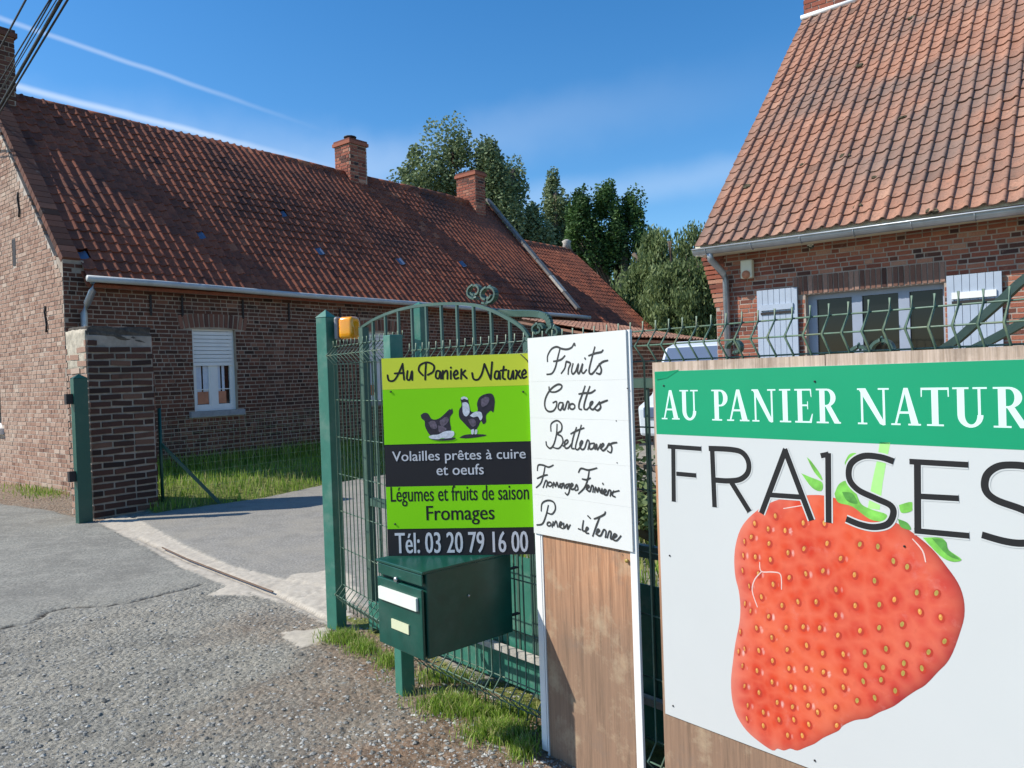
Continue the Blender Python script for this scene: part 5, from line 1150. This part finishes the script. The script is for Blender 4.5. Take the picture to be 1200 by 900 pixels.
mb = MB(); rect(SB, mb, bu0, bu1, bz0, bz1, -.003, 0); mb.build('printed_sheet', M['sheet_white'], BD)
gz = 1.3285; mb = MB(); rect(SB, mb, bu0+.0005, bu1-.0005, gz, bz1-.0005, .0001, .0003); mb.build('green_band', M['band_green'], BD)
# curled corner of the film
mb = MB(); cc = [SB.uv(*p) for p in ((768, 437), (797, 433), (782, 443), (770, 445))]
mb.add([SB.pt(*cc[0], .006), SB.pt(*cc[1], .0015), SB.pt(*cc[2], .0015), SB.pt(*cc[3], .003)], [(0, 1, 2, 3)]); fix_normals(mb, SB.N); mb.build('curled_film', M['band_green'], BD)
# serif capitals: each glyph in a unit box
def Rc(x0, x1, y0, y1): return [(x0, y0), (x1, y0), (x1, y1), (x0, y1)]
def arc_band(cx, cy, rx, ry, irx, iry, a0, a1, n=14, ic=None):
    ic = ic or (cx, cy); A = np.linspace(a0, a1, n)
    o_ = [(cx+rx*math.cos(a), cy+ry*math.sin(a)) for a in A]; i_ = [(ic[0]+irx*math.cos(a), ic[1]+iry*math.sin(a)) for a in A]
    return [[o_[k], o_[k+1], i_[k+1], i_[k]] for k in range(n-1)]
s_ = .045
GLY = {
 'A': [[(.5-.05, 1), (.5+.09, 1), (.93, .02), (.68, .02)], [(.5-.05, 1), (.5+.02, .93), (.19, .02), (.12, .02)], Rc(.24, .72, .31, .37), Rc(0, .32, 0, s_), Rc(.58, 1, 0, s_)],
 'U': [Rc(.13, .34, .28, .98), *arc_band(.5, .30, .37, .32, .18, .24, PI, 2*PI, ic=(.52, .30)), Rc(.72, .80, .28, .98) , Rc(0, .47, 1-s_, 1), Rc(.58, .98, 1-s_, 1)],
 'P': [Rc(.16, .42, .02, .98), Rc(0, .60, 0, s_), Rc(0, .5, 1-s_, 1), *arc_band(.52, .73, .44, .27, .18, .215, -PI/2, PI/2), Rc(.40, .54, .945, 1), Rc(.40, .54, .46, .515)],
 'N': [Rc(.11, .18, .03, .97), [(.03, 1), (.27, 1), (.88, .0), (.80, -.02), (.70, .02)], Rc(.80, .87, .0, .97), Rc(0, .27, 1-s_, 1), Rc(0, .30, 0, s_), Rc(.66, 1, 1-s_, 1)],
 'I': [Rc(.30, .70, .02, .98), Rc(.05, .95, 0, s_), Rc(.05, .95, 1-s_, 1)],
 'E': [Rc(.16, .42, .02, .98), Rc(0, .92, 0, .05), Rc(0, .90, .95, 1), Rc(.4, .72, .49, .54), [(.92, .0), (1, .27), (.955, .27), (.80, .04)], [(.86, .96), (.91, .76), (.95, .76), (.93, 1)], Rc(.70, .745, .40, .63)],
 'R': [Rc(.14, .36, .02, .98), Rc(0, .50, 0, s_), Rc(0, .42, 1-s_, 1), *arc_band(.44, .74, .37, .26, .16, .205, -PI/2, PI/2), Rc(.34, .46, .945, 1), Rc(.34, .48, .48, .53), [(.38, .50), (.60, .50), (.98, .0), (.74, .0)], Rc(.76, 1.0, 0, s_)],
 'T': [Rc(.38, .62, .02, .98), Rc(.20, .80, 0, s_), Rc(0, 1, .94, 1), [(0, 1), (.05, 1), (.04, .76), (.0, .76)], [(.95, 1), (1, 1), (1, .76), (.96, .76)]]}
g3 = lambda x, y: (760+x/4.2875, 410+y/4.2875); g4 = lambda x, y: (960+x/3.3333, 410+y/3.3333)
def glyph(mb, ch, p0, p1):
    (ua_, z1_), (ub_, z0_) = SB.uv(*p0), SB.uv(*p1)
    for i, poly in enumerate(GLY[ch]): mb.add([SB.pt(ua_+x*(ub_-ua_), z0_+y*(z1_-z0_), .0005+i*.00001) for x, y in poly], [tuple(range(len(poly)))])
zT = [SB.uv(*g3(110, 200))[1], SB.uv(*g3(110, 348))[1]]; zT = [1.497, 1.393]
mb = MB()
def glyph2(ch, conv, x0, x1, ym):
    ua_ = SB.uv(*conv(x0, ym))[0]; ub_ = SB.uv(*conv(x1, ym))[0]
    for i, poly in enumerate(GLY[ch]): mb.add([SB.pt(ua_+x*(ub_-ua_), LZ0+y*(LZ1-LZ0), .0005+i*.00001) for x, y in poly], [tuple(range(len(poly)))])
LZ1 = (SB.uv(*g3(110, 200))[1]+SB.uv(*g3(900, 196))[1]+SB.uv(*g4(330, 150))[1])/3; LZ0 = (SB.uv(*g3(110, 348))[1]+SB.uv(*g3(900, 367))[1]+SB.uv(*g4(330, 297))[1])/3
for ch, a, b in (('A', 65, 155), ('U', 158, 252), ('P', 318, 402), ('A', 393, 505), ('N', 520, 640), ('I', 655, 718), ('E', 735, 825), ('R', 843, 965)):
    mb = MB(); glyph2(ch, g3, a, b, 280); fix_normals(mb, SB.N); mb.build('serif_letter', M['print_pale'], BD)
for ch, a, b in (('N', 150, 274), ('A', 280, 396), ('T', 398, 508), ('U', 522, 660), ('R', 680, 822), ('E', 840, 935)):
    mb = MB(); glyph2(ch, g4, a, b, 225); fix_normals(mb, SB.N); mb.build('serif_letter', M['print_pale'], BD)
# strawberry
g6 = lambda x, y: (760+x/2.648, 560+y/2.648)
outl = [(345, 95), (310, 125), (285, 160), (270, 210), (266, 260), (270, 310), (280, 350), (285, 400), (282, 450), (270, 510), (262, 570), (256, 630), (260, 690), (275, 740), (305, 785), (345, 820), (385, 846), (400, 840), (420, 846), (440, 840), (462, 846), (490, 835), (515, 825), (540, 808), (565, 796), (590, 784), (605, 768), (640, 752), (680, 746), (715, 728), (740, 718), (765, 706), (800, 680), (830, 660), (860, 642), (900, 600), (925, 575), (945, 540), (965, 485), (980, 430), (978, 375), (960, 325), (925, 275), (880, 220), (820, 170), (770, 140), (700, 110), (640, 85), (590, 66), (530, 53), (450, 58), (390, 72)]
q = smooth_pts([SB.uv(*g6(*p)) for p in outl+[outl[0]]], 3)[:-1]
seeds = [(320,185),(330,245),(372,160),(375,205),(425,165),(380,255),(432,232),(483,220),(555,205),(340,300),(312,335),(388,330),(350,370),(435,310),(487,298),(540,290),(318,412),(372,430),(414,398),(463,383),(518,385),(582,345),(640,300),(703,318),(640,398),(583,425),(715,393),(763,380),(335,468),(382,495),(427,467),(478,463),(530,468),(588,490),(658,475),(715,467),(787,453),(840,415),(893,360),(907,432),(298,530),(340,535),(432,535),(490,522),(541,545),(604,547),(670,540),(735,530),(802,518),(868,540),(920,508),(290,585),(338,600),(383,570),(437,592),(490,590),(543,605),(612,600),(675,583),(728,588),(792,577),(850,590),(297,645),(342,665),(385,635),(440,650),(485,652),(543,662),(603,652),(667,632),(722,628),(790,608),(308,705),(357,728),(400,698),(447,710),(495,705),(525,728),(582,710),(648,690),(703,683),(765,660),(305,747),(355,770),(403,752),(450,750),(497,765),(430,798),(478,800),(583,768),(597,250),(655,205),(713,213),(760,258),(803,278),(833,355),(300,390),(330,140),(395,120),(480,140),(545,140),(292,240),(290,290),(296,200),(284,480),(280,540)]
# gridded berry so that the print can vary across it
from mathutils.geometry import tessellate_polygon
bm = bmesh.new(); base = BASE[BD.name]
tri = tessellate_polygon([[Vector((u, z, 0)) for u, z in q]]); vv = [bm.verts.new((u, z, 0)) for u, z in q]
for t_ in tri:
    try: bm.faces.new([vv[i] for i in t_])
    except Exception: pass
bmesh.ops.triangulate(bm, faces=bm.faces[:])
for _ in range(9): bmesh.ops.subdivide_edges(bm, edges=[e for e in bm.edges if e.calc_length() > .0095], cuts=1); bmesh.ops.triangulate(bm, faces=bm.faces[:])
us_ = [u for u, z in q]; umn, umx = min(us_), max(us_); zmn, zmx = min(z for u, z in q), max(z for u, z in q)
pk = []; rm = []; lf = []
_su = np.array([SB.uv(*g6(*p)) for p in seeds])
_qa = [(a, b) for a, b in q]; _co = np.array([(v.co.x, v.co.y) for v in bm.verts]); _d = polydist(_co[:, 0], _co[:, 1], _qa+[_qa[0]])
_D = np.hypot((_co[:, None, 0]-_su[None, :, 0])*1.15, _co[:, None, 1]-_su[None, :, 1]); _m = np.sort(_D, axis=1)[:, :2]
cell = np.exp(-(_m[:, 0]/.0135)**2); ridge = np.clip(1-np.abs(_m[:, 0]-_m[:, 1])/.034, 0, 1)*np.clip((_m[:, 0]-.012)/.02, 0, 1)
_gs = rng.uniform(.2, 1, len(_su))*np.clip((_su[:, 0].max()*.62+_su[:, 0].min()*.38-_su[:, 0])/.18+.45, .08, 1)
_G = np.exp(-((_co[:, None, 0]-_su[None, :, 0]-.017)/.0055)**2-((_co[:, None, 1]-_su[None, :, 1]-.001)/.0125)**2); gloss = np.clip((_G*_gs[None, :]).max(axis=1), 0, 1)
for (u_, z_), d_ in zip(_co, _d):
    a = (u_-umn)/(umx-umn); c_ = (zmx-z_)/(zmx-zmn); rm.append(float(math.exp(-d_/.022)*min(1, max(0, a*1.2+c_*.6-.35)))); lf.append(float(math.exp(-d_/.05)*max(0, 1-a*2.2)))
for v in bm.verts:
    a = (v.co.x-umn)/(umx-umn); c_ = (zmx-v.co.y)/(zmx-zmn); pk.append(max(0, min(1, a*.9+c_*.35-.2))); v.co = SB.pt(v.co.x, v.co.y, .0003)-base
for f in bm.faces: 
    f.normal_update()
    if f.normal.dot(SB.N) < 0: f.normal_flip()
me = bpy.data.meshes.new('strawberry_print'); bm.to_mesh(me); bm.free(); me.materials.append(M['berry'])
at = me.attributes.new('pink', 'FLOAT', 'POINT'); at.data.foreach_set('value', pk)
for nm_, ar_ in (('cell', cell), ('ridge', ridge), ('gloss', gloss)):
    at = me.attributes.new(nm_, 'FLOAT', 'POINT'); at.data.foreach_set('value', ar_.astype(np.float32))
at = me.attributes.new('rim', 'FLOAT', 'POINT'); at.data.foreach_set('value', rm); at = me.attributes.new('pale', 'FLOAT', 'POINT'); at.data.foreach_set('value', lf); link('strawberry_print', me, BD)
def ell(mb, cx, cy, rx, ry, off, rot=0, n=12):
    c = SB.uv(*g6(cx, cy)); k = .00110; mb.add([SB.pt(c[0]+(math.cos(a)*rx*math.cos(rot)-math.sin(a)*ry*math.sin(rot))*k, c[1]+(math.cos(a)*rx*math.sin(rot)+math.sin(a)*ry*math.cos(rot))*k, off) for a in np.linspace(0, 2*PI, n+1)[:-1]], [tuple(range(n))])
hl_ = MB()
for i, (x, y) in enumerate(seeds):
    edge = x < 300 or x > 900; rot = random.uniform(-.3, .3)-.15; f = .6 if x < 320 else 1
    jx, jy = random.uniform(-2, 2), random.uniform(-2, 2)
    dm = MB(); sd = MB(); ol = x > 640 and y > 150 and random.random() < .7
    ell(dm, x+jx+2.5, y+jy+1.5, 8.5*f, 12, .0004+i*1e-7, rot)
    ell(sd, x+jx, y+jy-1, 4.4*f, 7.4, .0005, rot); fix_normals(sd, SB.N); fix_normals(dm, SB.N)
    so_ = sd.build('seed_print', M['seed_olive' if ol else 'seed'], BD); dm.build('dimple_print', M['dimple'], so_)
    gl_ = MB(); ell(gl_, x+jx-1, y+jy-4, 1.9*f, 2.8, .0008, rot, 8); fix_normals(gl_, SB.N); gl_.build('glint_print', M['seed_olive' if ol else 'seed_pale'], so_)
for st in ([(345, 262), (350, 290), (385, 292), (410, 300), (413, 345)], [(352, 290), (330, 315), (322, 350), (338, 400)], [(820, 190), (850, 225), (860, 260)], [(420, 95), (480, 85)]):
    stroke(hl_, SB, [g6(*p) for p in st], .0038, .0006, 4, taper=True)
fix_normals(hl_, SB.N); hl_.build('highlight_print', M['gloss_print'], BD)['kind'] = 'stuff'
prints(BD, SB, [[(237, 360), (278, 362), (262, 440), (248, 520), (236, 625), (190, 618), (206, 520), (226, 430)]], 'stem_print', M['stem_print'], g4, .0003, False)
prints(BD, SB, [[(60, 562), (78, 524), (112, 512), (142, 555), (165, 602), (210, 625), (262, 642), (262, 668), (200, 662), (130, 612), (75, 596)], [(312, 606), (362, 594), (362, 628), (322, 636)], [(405, 733), (468, 733), (492, 745), (505, 780), (556, 818), (520, 827), (470, 802)], [(100, 440), (118, 408), (145, 404), (120, 430), (108, 480)]], 'leaf_print', M['leaf_print'], g4, .0008)
prints(BD, SB, [[(795, 538), (818, 560), (862, 622), (872, 655), (832, 612)], [(768, 620), (815, 640), (872, 665), (868, 708), (822, 692)]], 'leaf_print', M['leaf_print'], g3, .0008)
prints(BD, SB, [[(308, 660), (345, 675), (358, 702), (320, 692)], [(440, 735), (492, 745), (505, 780), (550, 818), (500, 800)], [(90, 555), (130, 560), (150, 600), (110, 590)]], 'leaf_print', M['leaf_print_dark'], g4, .0011)
# FRAISES
fr = [(g3, s) for s in ([(97, 485), (266, 497)], [(125, 478), (128, 762)], [(140, 622), (240, 631)], [(320, 484), (333, 790)], [(303, 495), (410, 500), (470, 515), (502, 560), (500, 615), (462, 650), (400, 658), (338, 654)], [(415, 662), (508, 812)], [(568, 822), (690, 498)], [(684, 498), (820, 856)], [(604, 728), (778, 740)], [(903, 518), (906, 868)], [(866, 532), (905, 524)])]
fr += [(g4, s) for s in ([(292, 436), (240, 419), (172, 415), (124, 446), (118, 502), (152, 546), (222, 580), (280, 608), (290, 642), (268, 680), (215, 692), (160, 682), (106, 660)], [(353, 436), (583, 449)], [(384, 430), (386, 712)], [(398, 572), (546, 580)], [(372, 706), (587, 726)], [(840, 460), (770, 450), (700, 455), (655, 490), (650, 545), (690, 585), (790, 622), (870, 662), (886, 705), (850, 745), (790, 755), (720, 746), (636, 722)])]
lid_ = [0, 0, 0, 1, 1, 1, 2, 2, 2, 3, 3, 4, 5, 5, 5, 5, 6]
for L_ in range(7):
    bk, ink = MB(), MB()
    for i, (cv, st) in enumerate(fr):
        if lid_[i] != L_: continue
        dx_, dy_ = abs(st[0][0]-st[1][0]), abs(st[0][1]-st[1][1]); wd = .0150 if len(st) == 2 and dx_ > dy_ else .0175
        sm = len(st) > 4
        stroke(bk, SB, [cv(*p) for p in st], wd+.008, .0009+i*.000004, 6, sm=sm, cap=False); stroke(ink, SB, [cv(*p) for p in st], wd, .0011+i*.000008, 6, sm=sm, cap=False)
    fix_normals(bk, SB.N); fix_normals(ink, SB.N); lo_ = ink.build('letter', M['ink'], BD); bk.build('letter_outline', M['sheet_white'], lo_)
for (px, py) in ((785, 651), (789, 827), (955, 891), (778, 452), (955, 447), (1060, 640)):
    u, z = SB.uv(px, py); mb = MB(); mb.tube([SB.pt(u, z, .0005), SB.pt(u, z, .003)], .0030, 8); mb.build('screw', M['iron'], BD)

# ================================================================== TREES
def tree(name, label, base, trunk_h, crown, n_leaf, leaf, mat, group=None, seed=0, droop=0, up=0, clumps=40, cl_r=.9, cat='tree', elong=1.0):
    """crown: list of (cx,cy,cz,rx,ry,rz) ellipsoids relative to base"""
    r = np.random.default_rng(seed); b = Vector(base); T = thing(name, label, cat, b, group)
    mb = MB(); topz = max(c[2]+c[5]*.5 for c in crown)
    pts = [b+Vector((math.sin(k*.9+seed)*.12*k, math.cos(k*1.3+seed)*.1*k, topz*k/6)) for k in range(7)]; mb.tube([p-Vector((0, 0, .1)) if i == 0 else p for i, p in enumerate(pts)], [trunk_h*.035*(1-.13*i)+.02 for i in range(7)], 8); mb.build('trunk', M['bark'], T)
    cs = []; lb = MB()
    for i in range(clumps):
        c = crown[i % len(crown)]; v = r.normal(size=3); v /= np.linalg.norm(v); k = r.uniform(.35, 1)**.6
        p = np.array(c[:3])+v*np.array(c[3:])*k; cs.append(p)
        if i % 2 == 0:
            s = pts[min(5, max(1, int(6*p[2]/topz*.6)))]; e = b+Vector(p); m_ = (s+e)/2+Vector((0, 0, .15)); lb.tube([s, m_, e], [.06, .04, .015], 5)
    lb.build('branch', M['bark'], T)
    cs = np.array(cs); idx = r.integers(0, clumps, n_leaf); ctint = r.uniform(-.22, .22, clumps); csz = r.uniform(.6, 1.25, clumps)*cl_r
    d = r.normal(size=(n_leaf, 3)); d /= np.linalg.norm(d, axis=1)[:, None]; rad = r.uniform(0, 1, n_leaf)**.45
    P = cs[idx]+d*(rad*csz[idx])[:, None]*np.array([1/elong**.5, 1/elong**.5, elong])
    P[:, 2] -= droop*r.uniform(0, 1, n_leaf)**2*(1.5)
    P[:, 2] = np.maximum(P[:, 2], .3)
    s = leaf*r.uniform(.6, 1.3, n_leaf); u = r.normal(size=(n_leaf, 3))*np.array([1, 1, .5])
    if droop: u = u*np.array([.45, .45, 1])+np.array([0, 0, -1.2])
    u /= np.linalg.norm(u, axis=1)[:, None]; vv_ = np.cross(u, r.normal(size=(n_leaf, 3))); vv_ /= np.linalg.norm(vv_, axis=1)[:, None]
    asp = 1.9 if droop else 1.3
    U_ = u*(s*asp)[:, None]*.5; W2 = vv_*(s/asp**.5)[:, None]*.5
    V_ = np.stack([P-U_, P+W2*.9, P+U_, P-W2*.9], 1).reshape(-1, 3)
    ti = np.clip(.5+ctint[idx]+r.normal(0, .13, n_leaf), 0, 1)
    me = big_mesh('crown', V_, n_leaf, 4, M[mat], ti); link('crown', me, T, Matrix.Translation(b))
    return T
def tp(px, d, top_y):      # base point and height from photo column, distance and top row
    u = (px-600)/FPX; yh = 440-ROLL*(px-600); return (u*d, d, 0), CAM_H+(yh-top_y)/FPX*d
b, h = tp(540, 40, 142)
tree('poplar_tree', 'broad tall grey green poplar behind the farmhouse ridge', b, h, [(-2.4, 0, h-5.0, 1.0, 1.2, 3.2), (-1.2, 0, h-3.6, 1.0, 1.2, 3.2), (.3, .5, h-3.4, 1.1, 1.4, 3.2), (1.6, .5, h-4.4, .9, 1.2, 3.2), (-.3, 0, h-6.5, 2.8, 2, 3), (2.4, 0, h-6, 1.0, 1.2, 3), (-2.6, 0, h-6.5, 1.2, 1.2, 2.5), (1.8, 0, h-2.9, .6, .8, 1.6)], 56000, .145, 'leaf_poplar', seed=1, up=1, clumps=130, cl_r=.85, elong=1.3)
b, h = tp(596, 42, 160)
tree('poplar_tree', 'narrow poplar just right of the farthest farmhouse chimney', b, h, [(-.2, 0, h-3.6, .7, .8, 3.2), (.7, 0, h-5.2, .8, .9, 3.2), (0, 0, h-7.5, 1.5, 1.2, 3.2), (1.7, 0, h-6.4, .9, 1, 2.8), (1.2, 0, h-8.5, 1.6, 1, 3)], 38000, .145, 'leaf_poplar', seed=2, up=1, clumps=90, cl_r=.75, elong=1.5)
b, h = tp(645, 44, 195)
tree('poplar_tree', 'thin pointed poplar between the broad poplar and the dark tree', b, h, [(.6, 0, h-2.8, .5, .6, 2.4), (-1.0, 0, h-4.4, .6, .7, 2.2), (-.6, 0, h-5.6, 1.9, 1.2, 2.6), (.6, 0, h-5.4, 1.6, 1, 2.6), (-.9, 0, h-6, .9, 1, 3), (1.6, 0, h-5, .8, 1, 2.6)], 36000, .14, 'leaf_poplar', seed=3, up=1, clumps=84, cl_r=.72, elong=1.5)
b, h = tp(722, 34, 205)
tree('dark_tree', 'dense dark green tree rising behind the lower outbuilding roof', b, h, [(-1.3, 0, h-2.6, .6, 1, 2.1), (-.2, 0, h-2.4, .7, 1, 2.1), (.8, 0, h-2.9, .7, 1, 2.0), (.2, .5, h-5.6, 2.0, 1.5, 3.0), (0, 0, h-7.4, 2.3, 1.5, 2.4), (1.8, 0, h-4.6, .7, .8, 1.4)], 52000, .115, 'leaf_dark', seed=4, up=1, clumps=130, cl_r=.6, elong=1.35)
b, h = tp(770, 27, 262)
tree('willow_tree', 'light green drooping willow standing left of the brick house', b, h, [(.2, 0, h-1.6, .8, 1, 1.3), (-.9, 0, h-2.8, .8, 1, 1.8), (.9, 0, h-2.6, .8, 1, 1.8), (0, 0, h-4, 1.4, 1, 1.8)], 34000, .10, 'leaf_willow', seed=5, droop=1, clumps=60, cl_r=.5)
b, h = tp(815, 25, 245)
tree('willow_tree', 'taller greyer willow partly hidden by the corner of the brick house', b, h, [(0, 0, h-1.6, .7, 1, 1.2), (-.6, 0, h-3, .8, 1, 1.8), (.7, 0, h-3, .8, 1, 2.0), (0, 0, h-4.4, 1.1, 1, 2.0)], 32000, .09, 'leaf_willow', seed=6, droop=1, clumps=55, cl_r=.48)
for i, (px, d, ty, lab) in enumerate(((600, 60, 292, 'distant dark bush low behind the outbuilding ridge, left'), (690, 62, 300, 'distant dark bush low behind the dark tree'), (850, 50, 330, 'distant bush behind the corner of the brick house'))):
    b, h = tp(px, d, ty); tree('bush', lab, b, h, [(0, 0, h-3, 4.5, 2, 2.6), (3, 0, h-5, 4, 2, 4), (-3, 0, h-5, 4, 2, 4)], 9000, .34, 'leaf_dark', seed=20+i, clumps=50, cl_r=1.1, cat='bush')
tree('shrub', 'yellow green shrub in the yard seen between the two big signs', (1.15, 6.3, 0), 1.2, [(0, 0, .55, .5, .5, .4), (.4, .3, .4, .4, .4, .3), (-.4, .2, .35, .4, .4, .3)], 5000, .05, 'leaf_willow', seed=31, clumps=30, cl_r=.2, cat='shrub')

# ================================================================== VAN BEHIND THE FENCE
VB = Vector((3.42, 13.25, 0)); vx = Fv; vy = Gv
VN = thing('parked_van', 'pale blue white van parked at the corner of the brick house beyond the fence', 'van', VB)
def vp(a, b, z): return VB+vx*a+vy*b+Vector((0, 0, z))
prof = [(-1.0, .45), (-1.05, .95), (-.55, 1.15), (.0, 1.95), (.4, 2.06), (3.4, 2.06), (3.55, 1.9), (3.6, .45)]
mb = MB(); mb.prism([vp(a, -.85, z) for a, z in prof], vy*1.7); mb.build('body', M['van'], VN, bevel=.05)
mb = MB(); mb.prism([vp(-.53, -.75, 1.22), vp(-.06, -.75, 1.93), vp(-.06, .75, 1.93), vp(-.53, .75, 1.22)], (-.015*vx.x-.0, -.015*vx.y, .01)); mb.build('windscreen', M['glass_tile'], VN)
mb = MB(); mb.prism([vp(-.30, -.86, 1.25), vp(.05, -.86, 1.85), vp(.8, -.86, 1.85), vp(.8, -.86, 1.25)], -vy*.01); mb.build('side_window', M['glass'], VN)
for a in (-.2, 2.6):
    for s in (-.86, .66):
        mb = MB(); mb.tube([vp(a, s, .32), vp(a, s+.2, .32)], .32, 20); wl_ = mb.build('wheel', M['black'], VN); mb = MB(); mb.tube([vp(a, s-.01, .32), vp(a, s+.21, .32)], .19, 16); mb.build('rim', M['metal'], wl_)
for s in (-.6, .6):
    mb = MB(); mb.box(vp(-1.04, s, .85), vx*.03, vy*.13, (0, 0, .09)); mb.build('headlight', M['glass_tile'], VN, bevel=.02)

# ================================================================== OVERHEAD CABLES
def P_at(px, py, d): r_ = ray(px, py); return Vector((0, 0, CAM_H))+r_*(d/r_.y)
labs = ['leftmost thin overhead cable crossing the sky before the big chimney', 'second thin overhead cable from the left', 'third thin overhead cable from the left', 'faint overhead cable left of the thick one', 'thick black overhead cable crossing before the chimney', 'rightmost overhead cable beside the thick one']
for i, (a, b, r_) in enumerate((((30, 0), (-30, 112), .011), ((58, 0), (-14, 118), .009), ((60.5, 0), (-12, 128), .008), ((66, 0), (-8, 122), .006), ((71, 0), (-16, 152), .020), ((79, 0), (-16, 158), .012))):
    A_, B_ = P_at(*a, 8.5), P_at(*b, 12.5); ext = A_+(A_-B_)*2.0; ext.z -= .0; e2 = B_+(B_-A_)*1.2
    mid = [e2.lerp(ext, k/20) for k in range(21)]
    mb = MB(); mb.tube(mid, r_, 5); tag(mb.build('overhead_cable', M['black']), labs[i], 'cable', 'overhead cables at the left')
